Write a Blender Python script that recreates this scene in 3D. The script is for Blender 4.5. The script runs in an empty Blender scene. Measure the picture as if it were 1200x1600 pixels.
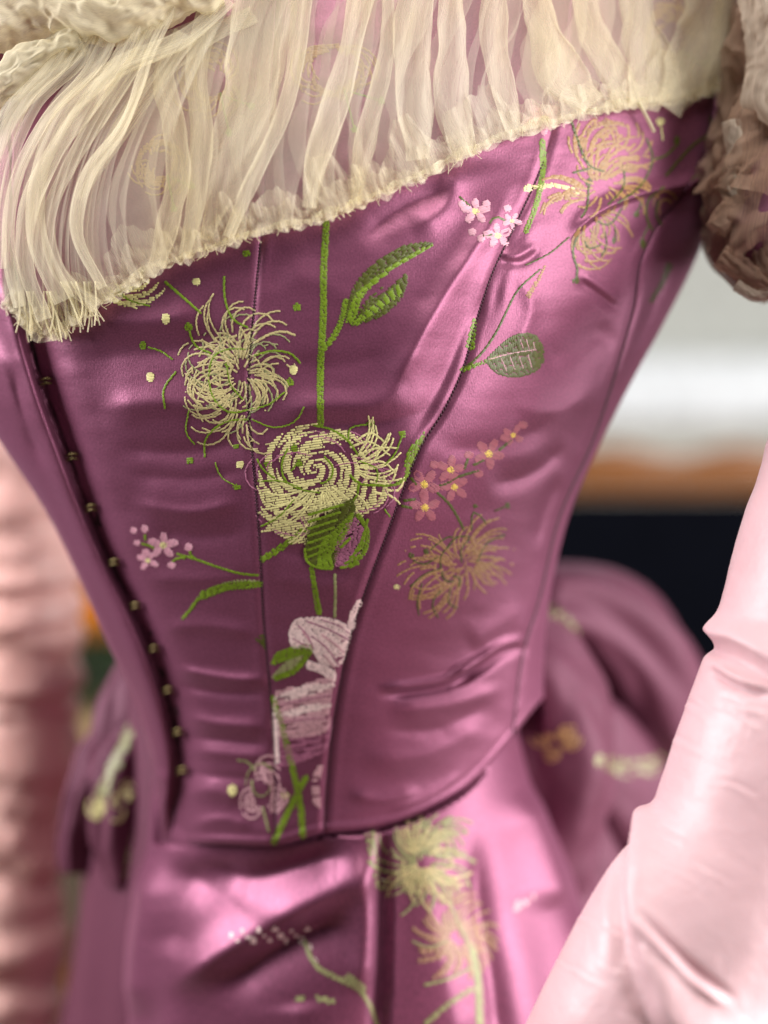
import bpy, math, random
import numpy as np
from mathutils import noise as mn, Vector
random.seed(7); RNG = np.random.default_rng(7)

# ------------------------------------------------------------------ camera, world, lights
HF = math.radians(30.7); K = 2*math.tan(HF/2)/1200; PITCH = math.radians(12)
CAM = np.array([0.0, -0.62, 1.25])
CF, SF = math.cos(PITCH), math.sin(PITCH)
RT, FW, UP = np.array([1., 0, 0]), np.array([0, CF, -SF]), np.array([0, SF, CF])
sc = bpy.context.scene; C = sc.collection
cam = bpy.data.cameras.new('camera'); co = bpy.data.objects.new('camera', cam); C.objects.link(co)
co.location = CAM; co.rotation_euler = (math.pi/2 - PITCH, 0, 0)
cam.sensor_fit = 'HORIZONTAL'; cam.sensor_width = 36; cam.lens = 18/math.tan(HF/2); cam.clip_start = .02; cam.clip_end = 50
cam.dof.use_dof = True; cam.dof.focus_distance = .622; cam.dof.aperture_fstop = 2.5
sc.camera = co
w = bpy.data.worlds.new('World'); sc.world = w; w.use_nodes = True
w.node_tree.nodes['Background'].inputs[0].default_value = (.88, .88, .88, 1)
w.node_tree.nodes['Background'].inputs[1].default_value = .045
def area(name, loc, tgt, sx, sy, power, col):
    l = bpy.data.lights.new(name, 'AREA'); l.shape = 'RECTANGLE'; l.size = sx; l.size_y = sy; l.energy = power; l.color = col
    o = bpy.data.objects.new(name, l); C.objects.link(o); o.location = loc
    o.rotation_euler = (Vector(tgt) - Vector(loc)).to_track_quat('-Z', 'Y').to_euler()
area('window_light_right', (1.85, -.50, 1.22), (.1, 0, 1.05), 1.7, 1.8, 108, (1, .97, .95))
area('window_light_left', (-1.15, .0, 1.5), (-.25, .25, 1.05), .55, .8, 28, (1, .97, .97))
area('ceiling_light', (.0, -.45, 2.6), (.05, .0, 1.1), .9, .4, 21, (1, .96, .90))
area('back_wall_fill', (1.2, 1.9, 2.6), (1.2, 3.0, .9), 1.6, .6, 32, (.97, .98, 1))  # lamp added only to brighten the back wall, not a known window
sc.view_settings.view_transform = 'Standard'; sc.view_settings.look = 'None'; sc.view_settings.exposure = 0.0; sc.view_settings.gamma = 1
sc.view_settings.use_curve_mapping = False
sc.render.engine = 'CYCLES'; sc.cycles.use_denoising = True; sc.cycles.transparent_max_bounces = 28; sc.cycles.max_bounces = 6
sc.cycles.sample_clamp_indirect = 4

# ------------------------------------------------------------------ geometry helpers
def pt(px, py, d):
    px, py, d = np.broadcast_arrays(np.asarray(px, float), np.asarray(py, float), np.asarray(d, float))
    return CAM + d[..., None]*(FW + ((px-600)*K)[..., None]*RT - ((py-800)*K)[..., None]*UP)
def project(P):
    v = P - CAM; d = v@FW
    return (v@RT)/d/K + 600, 800 - (v@UP)/d/K, d
class Spl:                                   # smooth 1-D interpolation
    def __init__(s, xs, ys):
        s.x = np.array(xs, float); s.y = np.array(ys, float); h = np.diff(s.x); dl = np.diff(s.y)/h
        m = np.empty(len(s.x)); m[0] = dl[0]; m[-1] = dl[-1]; m[1:-1] = (dl[:-1]*h[1:] + dl[1:]*h[:-1])/(h[:-1]+h[1:]); s.m = m
    def __call__(s, q):
        q = np.clip(np.asarray(q, float), s.x[0], s.x[-1]); i = np.clip(np.searchsorted(s.x, q)-1, 0, len(s.x)-2)
        h = s.x[i+1]-s.x[i]; t = (q-s.x[i])/h
        return ((2*t**3-3*t**2+1)*s.y[i] + (t**3-2*t**2+t)*h*s.m[i] + (-2*t**3+3*t**2)*s.y[i+1] + (t**3-t**2)*h*s.m[i+1])
def curve(pts, n=8):                         # smooth polyline through points
    p = np.array(pts, float)
    if len(p) < 3: return p if len(p) == 1 else np.array([p[0]+(p[-1]-p[0])*t for t in np.linspace(0, 1, n)])
    s = np.concatenate([[0], np.cumsum(np.linalg.norm(np.diff(p, axis=0), axis=1)+1e-6)])
    q = np.linspace(0, s[-1], n*(len(p)-1)+1)
    return np.stack([Spl(s, p[:, k])(q) for k in range(p.shape[1])], 1)
def sstep(a, b, x):
    t = np.clip((x-a)/(b-a), 0, 1); return t*t*(3-2*t)
def poly_dist(X, Y, pts):                    # distance, signed side and position along a polyline
    best = np.full(X.shape, 1e9); side = np.zeros(X.shape); pos = np.zeros(X.shape)
    n = len(pts)-1
    for i in range(n):
        a, b = pts[i], pts[i+1]; dx, dy = b[0]-a[0], b[1]-a[1]; L = dx*dx+dy*dy+1e-9
        t = np.clip(((X-a[0])*dx+(Y-a[1])*dy)/L, 0, 1)
        ex, ey = X-a[0]-t*dx, Y-a[1]-t*dy; d = np.hypot(ex, ey); k = d < best
        best = np.where(k, d, best); side = np.where(k, np.sign(dx*ey-dy*ex), side); pos = np.where(k, (i+t)/n, pos)
    return best, side, pos
def wrinkles(X, Y, lst):
    h = np.zeros(X.shape)
    for pts, wd, amp, kind in lst:
        c = curve(pts, 4); m = 3.2*wd
        k = (X > c[:, 0].min()-m) & (X < c[:, 0].max()+m) & (Y > c[:, 1].min()-m) & (Y < c[:, 1].max()+m)
        if not k.any(): continue
        d, s, p = poly_dist(X[k], Y[k], c)
        tp = np.clip(np.minimum(p, 1-p)*4, 0, 1); tp = tp*tp*(3-2*tp)
        if kind == 'r': g = np.exp(-(np.sqrt(d*d+6)/wd)**1.55)
        elif kind == 'c': g = s*d/wd*np.exp(-(d/wd)**2)*1.6          # crease: ridge on one side, groove on the other
        else: g = np.where(s > 0, np.exp(-(d/wd)**2), np.exp(-(d/(wd*.22))**2))   # overlap: soft one side, sharp the other
        h[k] += 1.35*amp*tp*g
    return h
def vnoise(X, Y, Z=0, seed=0, oct=3):        # cheap smooth value noise, vectorised
    def lat(i, j, k):
        n = (i*374761393 + j*668265263 + k*2147483647 + seed*1274126177) & 0xffffffff
        n = ((n ^ (n >> 13))*1274126177) & 0xffffffff
        return ((n ^ (n >> 16)) & 0xffff)/32767.5 - 1
    X, Y, Z = np.broadcast_arrays(np.asarray(X, float), np.asarray(Y, float), np.asarray(Z, float))
    tot = np.zeros(X.shape); a = 1.
    for o in range(oct):
        x, y, z = X*2**o+o*17.3, Y*2**o+o*5.1, Z*2**o+o*9.7
        i, j, k = (np.floor(q).astype(np.int64) for q in (x, y, z)); f, g, e = x-i, y-j, z-k
        f, g, e = (q*q*(3-2*q) for q in (f, g, e)); r = 0
        for di in (0, 1):
            for dj in (0, 1):
                for dk in (0, 1):
                    r = r + lat(i+di, j+dj, k+dk)*(f if di else 1-f)*(g if dj else 1-g)*(e if dk else 1-e)
        tot += a*r; a *= .5
    return tot

BASE = {}
def empty(name, loc, label=None, cat=None, group=None):
    o = bpy.data.objects.new(name, None); C.objects.link(o); o.location = loc; o.empty_display_size = .05; BASE[o.name] = np.array(loc, float)
    if label: o['label'] = label; o['category'] = cat
    if group: o['group'] = group
    return o
def mk(name, V, F, mat, parent=None, uv=None, smooth=True):
    V = np.asarray(V, float).reshape(-1, 3); base = BASE[parent.name] if parent else np.zeros(3)
    me = bpy.data.meshes.new(name); me.from_pydata((V-base).tolist(), [], F if isinstance(F, list) else F.tolist())
    if smooth: me.polygons.foreach_set('use_smooth', [True]*len(me.polygons))
    if uv is not None:
        ul = me.uv_layers.new(name='UVMap'); idx = np.empty(len(me.loops), np.int32); me.loops.foreach_get('vertex_index', idx)
        ul.data.foreach_set('uv', np.asarray(uv, float).reshape(-1, 2)[idx].ravel())
    o = bpy.data.objects.new(name, me); C.objects.link(o)
    if mat: me.materials.append(mat)
    if parent: o.parent = parent
    BASE[o.name] = base
    return o
def grid_faces(r, c, wrap=False):
    i = np.arange(r-1)[:, None]; j = np.arange(c if wrap else c-1)[None]; j2 = (j+1) % c
    return np.stack([i*c+j, (i+1)*c+j, (i+1)*c+j2, i*c+j2], -1).reshape(-1, 4)
def merge(parts):
    V, F, n = [], [], 0
    for v, f in parts:
        v = np.asarray(v).reshape(-1, 3); V.append(v); F += [[k+n for k in q] for q in (f.tolist() if hasattr(f, 'tolist') else f)]; n += len(v)
    return np.concatenate(V), F
def tube(P, r, seg=8, cap=True, disp=None):  # tube along 3-D points, r scalar or list; disp(th, i) multiplies r
    P = np.asarray(P, float); n = len(P); r = np.broadcast_to(r, (n,)); T = np.gradient(P, axis=0); T /= np.linalg.norm(T, axis=1)[:, None]+1e-12
    ref = np.array([0, 1., 0]) if abs(T[0][1]) < .9 else np.array([1., 0, 0])
    A = np.cross(T, ref); A /= np.linalg.norm(A, axis=1)[:, None]; B = np.cross(T, A)
    th = np.linspace(0, 2*math.pi, seg, endpoint=False)
    R = r[:, None]*np.ones(seg)
    if disp is not None: R = R*disp(th[None], np.arange(n)[:, None])
    V = P[:, None] + R[..., None]*(np.cos(th)[None, :, None]*A[:, None] + np.sin(th)[None, :, None]*B[:, None])
    F = grid_faces(n, seg, True).tolist()
    if cap: F += [list(range(seg)), list(range((n-1)*seg, n*seg))[::-1]]
    return V.reshape(-1, 3), F

# ------------------------------------------------------------------ materials
def mat(name):
    m = bpy.data.materials.new(name); m.use_nodes = True; nt = m.node_tree
    return m, nt, nt.nodes['Principled BSDF'], lambda t, **kw: _node(nt, t, kw)
def _node(nt, t, kw):
    n = nt.nodes.new(t)
    for k, v in kw.items():
        if k.startswith('i_'): n.inputs[k[2:].replace('_', ' ')].default_value = v
        else: setattr(n, k, v)
    return n
def ramp(nt, src, c0, c1, p0=.3, p1=.7):
    r = nt.nodes.new('ShaderNodeValToRGB'); r.color_ramp.elements[0].color = (*c0, 1); r.color_ramp.elements[1].color = (*c1, 1)
    r.color_ramp.elements[0].position = p0; r.color_ramp.elements[1].position = p1
    nt.links.new(src, r.inputs[0]); return r
def satin(name, c0, c1, rough=.43, met=.48):
    m, nt, b, N = mat(name)
    tc = N('ShaderNodeTexCoord'); n1 = N('ShaderNodeTexNoise', i_Scale=14., i_Detail=4.)
    nt.links.new(tc.outputs['Object'], n1.inputs['Vector'])
    wv = N('ShaderNodeTexNoise', i_Scale=330., i_Detail=2.); nt.links.new(tc.outputs['UV'], wv.inputs['Vector'])      # thread-to-thread variation of the weave
    mr = N('ShaderNodeMapRange'); mr.inputs[1].default_value = .3; mr.inputs[2].default_value = .7; mr.inputs[3].default_value = .80; mr.inputs[4].default_value = 1.2; nt.links.new(wv.outputs[0], mr.inputs[0])
    hs = N('ShaderNodeHueSaturation'); nt.links.new(ramp(nt, n1.outputs[0], c0, c1).outputs[0], hs.inputs['Color']); nt.links.new(mr.outputs[0], hs.inputs['Value'])
    nt.links.new(hs.outputs[0], b.inputs['Base Color'])
    b.inputs['Roughness'].default_value = rough; b.inputs['Metallic'].default_value = met
    b.inputs['Specular IOR Level'].default_value = .65; b.inputs['Specular Tint'].default_value = (1, .84, .95, 1)
    b.inputs['Sheen Weight'].default_value = .16; b.inputs['Sheen Roughness'].default_value = .4; b.inputs['Sheen Tint'].default_value = (1, .6, .85, 1)
    mp = N('ShaderNodeMapping', i_Scale=(1., .4, 1.)); nt.links.new(tc.outputs['UV'], mp.inputs[0])
    g = N('ShaderNodeTexNoise', i_Scale=420., i_Detail=3.); nt.links.new(mp.outputs[0], g.inputs['Vector'])
    g2 = N('ShaderNodeTexNoise', i_Scale=60., i_Detail=3.); nt.links.new(tc.outputs['UV'], g2.inputs['Vector'])
    b1 = N('ShaderNodeBump', i_Strength=.26, i_Distance=.0004); nt.links.new(g.outputs[0], b1.inputs['Height'])
    b2 = N('ShaderNodeBump', i_Strength=.05, i_Distance=.0010); nt.links.new(g2.outputs[0], b2.inputs['Height']); nt.links.new(b1.outputs[0], b2.inputs['Normal'])
    nt.links.new(b2.outputs[0], b.inputs['Normal'])
    return m
M = {}
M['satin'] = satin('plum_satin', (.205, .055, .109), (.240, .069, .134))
M['satin_shade'] = satin('plum_satin_shaded', (.105, .020, .045), (.12, .025, .055), .65, .2)  # darker copy of the plum satin, shade of bustle and underlayers in its colour
M['satin_shade'].node_tree.nodes['Principled BSDF'].inputs['Sheen Weight'].default_value = .05
def thread(name, c, var=.12, rough=.42, met=0.):
    m, nt, b, N = mat(name); g = N('ShaderNodeNewGeometry')
    hs = N('ShaderNodeHueSaturation'); hs.inputs['Color'].default_value = (*c, 1)
    mr = N('ShaderNodeMapRange'); mr.inputs[3].default_value = 1-var; mr.inputs[4].default_value = 1+var
    nt.links.new(g.outputs['Random Per Island'], mr.inputs[0]); nt.links.new(mr.outputs[0], hs.inputs['Value'])
    nt.links.new(hs.outputs[0], b.inputs['Base Color']); b.inputs['Roughness'].default_value = rough; b.inputs['Metallic'].default_value = met
    return m
for n_, c_ in dict(cream=(.66, .60, .27), pale_cream=(.48, .40, .19), green=(.155, .24, .012), olive=(.075, .085, .010), dark_olive=(.035, .035, .008), pink=(.60, .29, .37), salmon=(.36, .10, .135),
                   gold=(.36, .20, .085), yellow=(.72, .52, .09), white=(.80, .60, .58), lilac=(.33, .11, .19), blush=(.58, .32, .36), sage=(.27, .27, .12), tan=(.34, .19, .12)).items():
    M[n_] = thread(n_+'_silk', c_)
def plain(name, c, rough=.6, met=0.):
    m, nt, b, N = mat(name); b.inputs['Base Color'].default_value = (*c, 1); b.inputs['Roughness'].default_value = rough; b.inputs['Metallic'].default_value = met
    tc = N('ShaderNodeTexCoord'); n = N('ShaderNodeTexNoise', i_Scale=22., i_Detail=5.); nt.links.new(tc.outputs['Object'], n.inputs['Vector'])
    nt.links.new(ramp(nt, n.outputs[0], tuple(x*.85 for x in c), tuple(min(1, x*1.12) for x in c)).outputs[0], b.inputs['Base Color'])
    return m
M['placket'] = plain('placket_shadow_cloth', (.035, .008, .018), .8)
M['seam'] = plain('seam_thread', (.06, .014, .03), .7)
M['hook'] = plain('aged_brass', (.20, .15, .055), .5, .6)
def chiffon(name, c0, c1, alpha, lines=True, trans=.45):
    m, nt, b, N = mat(name); nt.nodes.remove(b); out = nt.nodes['Material Output']
    tc = N('ShaderNodeTexCoord'); n = N('ShaderNodeTexNoise', i_Scale=9., i_Detail=4.); nt.links.new(tc.outputs['Object'], n.inputs['Vector'])
    col = ramp(nt, n.outputs[0], c0, c1, .35, .65)
    d = N('ShaderNodeBsdfDiffuse'); t = N('ShaderNodeBsdfTranslucent'); mx = N('ShaderNodeMixShader'); mx.inputs[0].default_value = trans
    for s in (d, t): nt.links.new(col.outputs[0], s.inputs[0])
    nt.links.new(d.outputs[0], mx.inputs[1]); nt.links.new(t.outputs[0], mx.inputs[2])
    tr = N('ShaderNodeBsdfTransparent'); m2 = N('ShaderNodeMixShader')
    nt.links.new(tr.outputs[0], m2.inputs[1]); nt.links.new(mx.outputs[0], m2.inputs[2])
    mp = N('ShaderNodeMapping', i_Scale=(1., .04, 1.)); nt.links.new(tc.outputs['UV'], mp.inputs[0])      # crepe threads running down the cloth
    cr = N('ShaderNodeTexNoise', i_Scale=190., i_Detail=2.); nt.links.new(mp.outputs[0], cr.inputs['Vector'])
    mr = N('ShaderNodeMapRange'); mr.inputs[1].default_value = .35; mr.inputs[2].default_value = .65; mr.inputs[3].default_value = alpha*.84; mr.inputs[4].default_value = min(1, alpha*1.14)
    nt.links.new(cr.outputs[0], mr.inputs[0]); nt.links.new(mr.outputs[0], m2.inputs[0])
    bp = N('ShaderNodeBump', i_Strength=.35, i_Distance=.0008); nt.links.new(cr.outputs[0], bp.inputs['Height'])
    nt.links.new(bp.outputs[0], d.inputs['Normal']); nt.links.new(m2.outputs[0], out.inputs[0])
    return m
M['chiffon'] = chiffon('cream_chiffon', (.88, .80, .58), (.93, .88, .75), .115)
M['chiffon_fold'] = chiffon('cream_chiffon_doubled', (.88, .79, .55), (.93, .88, .73), .30)
M['ruffle'] = chiffon('cream_chiffon_gathered', (.86, .78, .52), (.90, .86, .70), .66)
M['ruche'] = chiffon('cream_chiffon_ruched', (.74, .64, .42), (.82, .76, .58), .93)
M['organza'] = chiffon('brown_organza', (.44, .28, .20), (.58, .43, .33), .56)
M['organza_pale'] = chiffon('pale_organza', (.62, .52, .42), (.72, .64, .54), .66)
def leather(name, c0, c1, rough=.42):
    m, nt, b, N = mat(name); tc = N('ShaderNodeTexCoord'); n = N('ShaderNodeTexNoise', i_Scale=16., i_Detail=5.); nt.links.new(tc.outputs['Object'], n.inputs['Vector'])
    nt.links.new(ramp(nt, n.outputs[0], c0, c1).outputs[0], b.inputs['Base Color']); b.inputs['Roughness'].default_value = rough
    b.inputs['Subsurface Weight'].default_value = .12; b.inputs['Subsurface Radius'].default_value = (.01, .005, .004); b.inputs['Subsurface Scale'].default_value = .4
    mp = N('ShaderNodeMapping', i_Scale=(.55, 1.6, 1.)); mp.inputs['Rotation'].default_value = (0, 0, .5); nt.links.new(tc.outputs['UV'], mp.inputs[0])
    g = N('ShaderNodeTexNoise', i_Scale=13., i_Detail=5., i_Roughness=.6, i_Distortion=.7); nt.links.new(mp.outputs[0], g.inputs['Vector'])
    v = N('ShaderNodeTexVoronoi', i_Scale=650.); nt.links.new(tc.outputs['Object'], v.inputs['Vector'])
    b1 = N('ShaderNodeBump', i_Strength=.25, i_Distance=.0003); nt.links.new(v.outputs[0], b1.inputs['Height'])
    b2 = N('ShaderNodeBump', i_Strength=.30, i_Distance=.003); nt.links.new(g.outputs[0], b2.inputs['Height']); nt.links.new(b1.outputs[0], b2.inputs['Normal'])
    nt.links.new(b2.outputs[0], b.inputs['Normal']); return m
M['kid'] = leather('pale_pink_kid_leather', (.64, .39, .42), (.69, .46, .49))
M['kid_far'] = leather('pink_kid_leather', (.82, .46, .40), (.88, .56, .51))

# ------------------------------------------------------------------ setting behind
def boxv(c, s):
    c, s = np.array(c, float), np.array(s, float)/2
    V = np.array([[x, y, z] for x in (-1, 1) for y in (-1, 1) for z in (-1, 1)])*s + c
    return V, [[0, 1, 3, 2], [4, 6, 7, 5], [0, 4, 5, 1], [2, 3, 7, 6], [0, 2, 6, 4], [1, 5, 7, 3]]
fl = mk('floor', *boxv((0, 1.2, -.025), (8, 6, .05)), plain('floor_boards', (.16, .11, .07), .5), smooth=False); fl['kind'] = 'structure'
wl = mk('wall', *boxv((0, 3.0, 1.5), (8, .1, 3.0)), plain('grey_wall_paint', (.42, .42, .38), .8), smooth=False); wl['kind'] = 'structure'

# ------------------------------------------------------------------ the bodice: surface
XL = Spl([-200, 0, 200, 400, 500, 600, 690, 800, 900, 1000, 1100, 1200, 1260, 1340, 1420], [-230, -225, -205, -150, -105, -55, 0, 72, 122, 165, 212, 238, 246, 252, 240])
XR = Spl([-200, 0, 150, 280, 380, 500, 600, 700, 800, 900, 1000, 1100, 1200, 1340, 1420], [1190, 1175, 1160, 1130, 1098, 1040, 985, 935, 892, 866, 852, 850, 858, 890, 910])
D0 = Spl([-200, 0, 300, 600, 750, 900, 1050, 1200, 1340, 1420], [.645, .622, .606, .611, .622, .640, .660, .676, .684, .682])
BR = Spl([-200, 300, 600, 900, 1050, 1340, 1420], [.115, .115, .105, .085, .082, .10, .11])
BL = Spl([-200, 300, 600, 900, 1050, 1340, 1420], [.09, .09, .085, .075, .065, .068, .07])
GAP = Spl([380, 510, 600, 700, 795, 880, 945, 1015, 1080, 1145, 1200, 1260, 1330], [20, 47, 72, 107, 142, 178, 210, 240, 262, 278, 285, 278, 270])
S1 = Spl([-200, 100, 400, 470, 560, 640, 720, 800, 880, 960, 1040, 1120, 1200, 1340], [440, 425, 405, 398, 390, 388, 395, 402, 407, 411, 418, 425, 429, 430])
S2 = Spl([-200, 100, 250, 350, 425, 500, 580, 650, 690, 760, 830, 920, 1000, 1070, 1150, 1220, 1340], [905, 880, 850, 806, 770, 745, 722, 688, 662, 632, 606, 572, 546, 531, 518, 511, 504])
S3 = Spl([-200, 0, 150, 250, 300, 350, 400, 480, 580, 690, 800, 950, 1000, 1130, 1340], [1150, 1135, 1120, 1100, 1070, 1030, 1004, 990, 962, 925, 876, 838, 822, 803, 800])
HEM = Spl([150, 270, 350, 430, 500, 560, 610, 680, 735, 790, 850, 920], [1300, 1318, 1320, 1321, 1303, 1298, 1290, 1262, 1226, 1165, 1090, 1040])
WR = [  # folds in the satin: path, width, height, kind
    ([(150, 640), (250, 628), (380, 640)], 26, .0022, 'r'), ([(170, 700), (280, 706), (390, 690)], 18, -.0014, 'r'),
    ([(200, 785), (300, 800), (385, 782)], 13, .0016, 'r'), ([(190, 740), (300, 748), (390, 736)], 14, -.0010, 'r'), ([(230, 830), (330, 838), (400, 830)], 16, -.0012, 'r'),
    ([(220, 905), (320, 905), (400, 896)], 14, .0009, 'r'), ([(240, 985), (320, 978), (410, 992)], 12, .0010, 'r'),
    ([(265, 1042), (330, 1056), (380, 1062), (424, 1060)], 8, .0020, 'r'), ([(265, 1066), (330, 1080), (424, 1084)], 9, -.0015, 'r'),
    ([(280, 1120), (350, 1132), (426, 1136)], 11, .0017, 'r'), ([(280, 1150), (350, 1156), (426, 1164)], 7, -.0012, 'r'), ([(285, 1172), (350, 1178), (428, 1182)], 9, .0013, 'r'),
    ([(280, 1205), (350, 1214), (420, 1218)], 8, -.0010, 'r'), ([(285, 1240), (330, 1236), (380, 1250)], 13, .0015, 'r'), ([(290, 1290), (350, 1280), (400, 1292)], 10, .0011, 'r'),
    ([(110, 560), (240, 552), (380, 520)], 30, -.0016, 'r'), ([(120, 500), (240, 500), (330, 480)], 22, .0018, 'r'),
    # dart panel
    ([(430, 640), (520, 632), (590, 628), (640, 600)], 20, .0020, 'r'), ([(415, 690), (500, 668), (600, 660), (690, 640)], 14, -.0014, 'r'),
    ([(600, 640), (640, 560), (690, 470), (735, 400), (775, 340), (800, 280)], 22, .0034, 'r'), ([(640, 690), (690, 600), (725, 520), (765, 440)], 26, -.0028, 'r'),
    ([(420, 420), (500, 440), (600, 500)], 35, .0012, 'r'), ([(560, 380), (620, 330), (720, 290)], 20, -.0016, 'r'), ([(430, 560), (520, 575), (620, 540)], 30, -.0012, 'r'),
    ([(415, 900), (500, 915), (560, 905)], 16, .0007, 'r'), ([(415, 850), (480, 870), (560, 862)], 12, -.0006, 'r'),
    # side front panel
    ([(585, 1082), (650, 1076), (705, 1064), (760, 1024)], 8, -.0030, 'c'), ([(700, 1068), (740, 1046), (790, 1012), (830, 1004)], 9, -.0034, 'c'), ([(600, 1110), (700, 1102), (800, 1070)], 16, .0018, 'r'),
    ([(560, 1190), (660, 1180), (780, 1120)], 22, .0014, 'r'), ([(540, 1240), (600, 1250), (660, 1232)], 9, .0011, 'r'), ([(590, 1140), (680, 1140), (780, 1090)], 10, -.0008, 'r'),
    ([(600, 1270), (680, 1240), (730, 1200)], 8, .0009, 'r'),
    ([(830, 560), (900, 545), (965, 500)], 28, -.0022, 'r'), ([(800, 640), (880, 640), (950, 590)], 26, .0016, 'r'), ([(680, 700), (770, 700), (880, 650)], 16, -.0010, 'r'), ([(760, 760), (830, 740), (890, 690)], 16, -.0018, 'r'),
    ([(900, 430), (930, 450), (970, 480)], 10, -.0014, 'c'), ([(830, 950), (790, 970), (730, 1010)], 24, .0014, 'r'), ([(835, 860), (850, 800), (880, 740)], 12, -.0015, 'r'), ([(840, 330), (790, 420), (775, 500)], 14, -.0007, 'c'),
    ([(800, 420), (830, 470), (800, 560)], 14, .0012, 'r'), ([(775, 402), (810, 405), (845, 385)], 9, -.0012, 'c'),
    ([(1140, 255), (1080, 288), (1010, 302), (940, 330), (880, 380)], 14, .0040, 'o'), ([(1100, 330), (1030, 340), (980, 400)], 16, -.0016, 'r'),
    ([(1010, 430), (990, 520), (950, 620)], 12, .0012, 'r'), ([(1045, 400), (1020, 480), (985, 560)], 10, -.0016, 'r'),
    ([(720, 250), (690, 330), (640, 360)], 22, .0016, 'r'),
    # wearer's right front beyond the opening
    ([(-10, 520), (20, 620), (60, 700)], 14, .0020, 'r'), ([(20, 560), (40, 660), (75, 740)], 9, -.0018, 'r'), ([(60, 760), (110, 860), (160, 980)], 12, .0008, 'r'), ([(205, 1090), (235, 1180), (245, 1250)], 9, -.0016, 'c'), ([(235, 1200), (262, 1230), (250, 1270)], 8, .0014, 'r'),
]
XN = Spl([-200, 300, 500, 650, 800, 1000, 1200, 1420], [520, 540, 600, 618, 575, 520, 490, 480])
def smooth_depth(X, Y):
    l, r, m = XL(Y), XR(Y), XN(Y); L = X < m
    s = np.clip(np.where(L, (m-X)/(m-l), (X-m)/(r-m)), 0, .9995); n = np.where(L, 2.0, 1.62)
    return D0(Y) + np.where(L, BL(Y), BR(Y))*(1-(1-s**n)**(1/n))
def relief(X, Y):
    h = wrinkles(X, Y, WR)
    h += .00050*vnoise(X/110, Y/42, 0, 3, 2) + .00007*vnoise(X/34, Y/16, 0, 5, 2)
    for s, dp, wd in ((S1(Y), .0008, 5), (S2(Y), .0011, 6), (S3(Y), .0008, 6)):
        q = (X-s)/wd; h -= dp*np.exp(-np.abs(q)**1.3)
        h += .0003*np.exp(-((np.abs(X-s)-11)/8)**2)
    g = GAP(Y); on = sstep(400, 470, Y)
    q = X-g
    h -= on*np.where(q > -8, .0080*np.exp(-(np.maximum(q-4, 0)/26)**2), 0)     # the front edge dips to the hooks
    h += on*np.where(q <= -8, .0045*np.exp(-((q+30)/16)**2) - .006*np.exp(-((q+10)/7)**2), 0)   # rolled edge of the far front
    hm = HEM(X); h += .0005*np.exp(-((Y-hm+7)/7)**2)-.0004*np.exp(-((Y-hm+18)/6)**2) - .0016*np.exp(-((Y-hm)/5)**2)
    return h
def surf(X, Y, lift=0.):
    return pt(X, Y, smooth_depth(X, Y) - relief(X, Y) - lift)

bod = empty('bodice', pt(535, 1250, .78), 'plum satin boned bodice woven with curling cream chrysanthemums and a sheer cream bertha', 'bodice')
def panel(name, fl_, fr, y0, y1, nu, nv, edge_l=0, edge_r=0):
    v = np.linspace(0, 1, nv)[:, None]; u = np.linspace(0, 1, nu)[None]
    Y = y0 + (1300-y0)*v + 0*u
    for _ in range(8):
        l, r = XL(Y), XR(Y); cx, a = (l+r)/2, (r-l)/2
        t0 = np.arcsin(np.clip((fl_(Y)+edge_l-cx)/a, -.9995, .9995)); t1 = np.arcsin(np.clip((fr(Y)-edge_r-cx)/a, -.9995, .9995))
        X = cx + a*np.sin(t0+(t1-t0)*u); Y = y0 + ((HEM(X) if y1 is None else y1)-y0)*v
    P = surf(X, Y); top = P.reshape(-1, 3)
    lin = pt(X, Y, smooth_depth(X, Y)-relief(X, Y)+.0022).reshape(-1, 3)            # the panel's lining side, so the cloth has thickness
    F = grid_faces(nv, nu); n = nu*nv
    rim = np.concatenate([np.arange(nu), np.arange(1, nv)*nu+nu-1, (nv-1)*nu+np.arange(nu-2, -1, -1), np.arange(nv-2, 0, -1)*nu])
    R = np.stack([rim, np.roll(rim, -1), np.roll(rim, -1)+n, rim+n], -1)
    uv = np.stack([X/1000, Y/1000], -1).reshape(-1, 2)
    return mk(name, np.concatenate([top, lin]), np.concatenate([F, F[:, ::-1]+n, R]), M['satin'], bod, np.concatenate([uv, uv]))
TOPY = -160
panel('front_panel', lambda Y: GAP(Y)+2.0*vnoise(Y/45, 1., 0, 31), S1, TOPY, None, 170, 480, -2, .6)
panel('dart_panel', S1, S2, TOPY, None, 190, 480, .6, .6)
panel('side_front_panel', S2, S3, TOPY, None, 190, 480, .6, .6)
panel('side_back_panel', S3, XR, TOPY, None, 50, 300, .6, .3)
panel('far_front_panel', XL, lambda Y: GAP(Y)+2.5*vnoise(Y/38, 2., 0, 32), TOPY, None, 110, 440, .3, 4)
# back of the bodice, out of sight
Yb = np.linspace(TOPY, 1150, 60)[:, None]; tb = np.linspace(math.pi/2, 1.5*math.pi, 40)[None]
l, r = XL(Yb), XR(Yb); sb = np.sin(tb)
db = D0(Yb)+BL(Yb)*(1-sb)/2+BR(Yb)*(1+sb)/2 - .075*np.cos(tb)
mk('back_panel', pt((l+r)/2+(r-l)/2*sb, Yb+0*tb, db), grid_faces(60, 40), M['satin'], bod)
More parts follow.
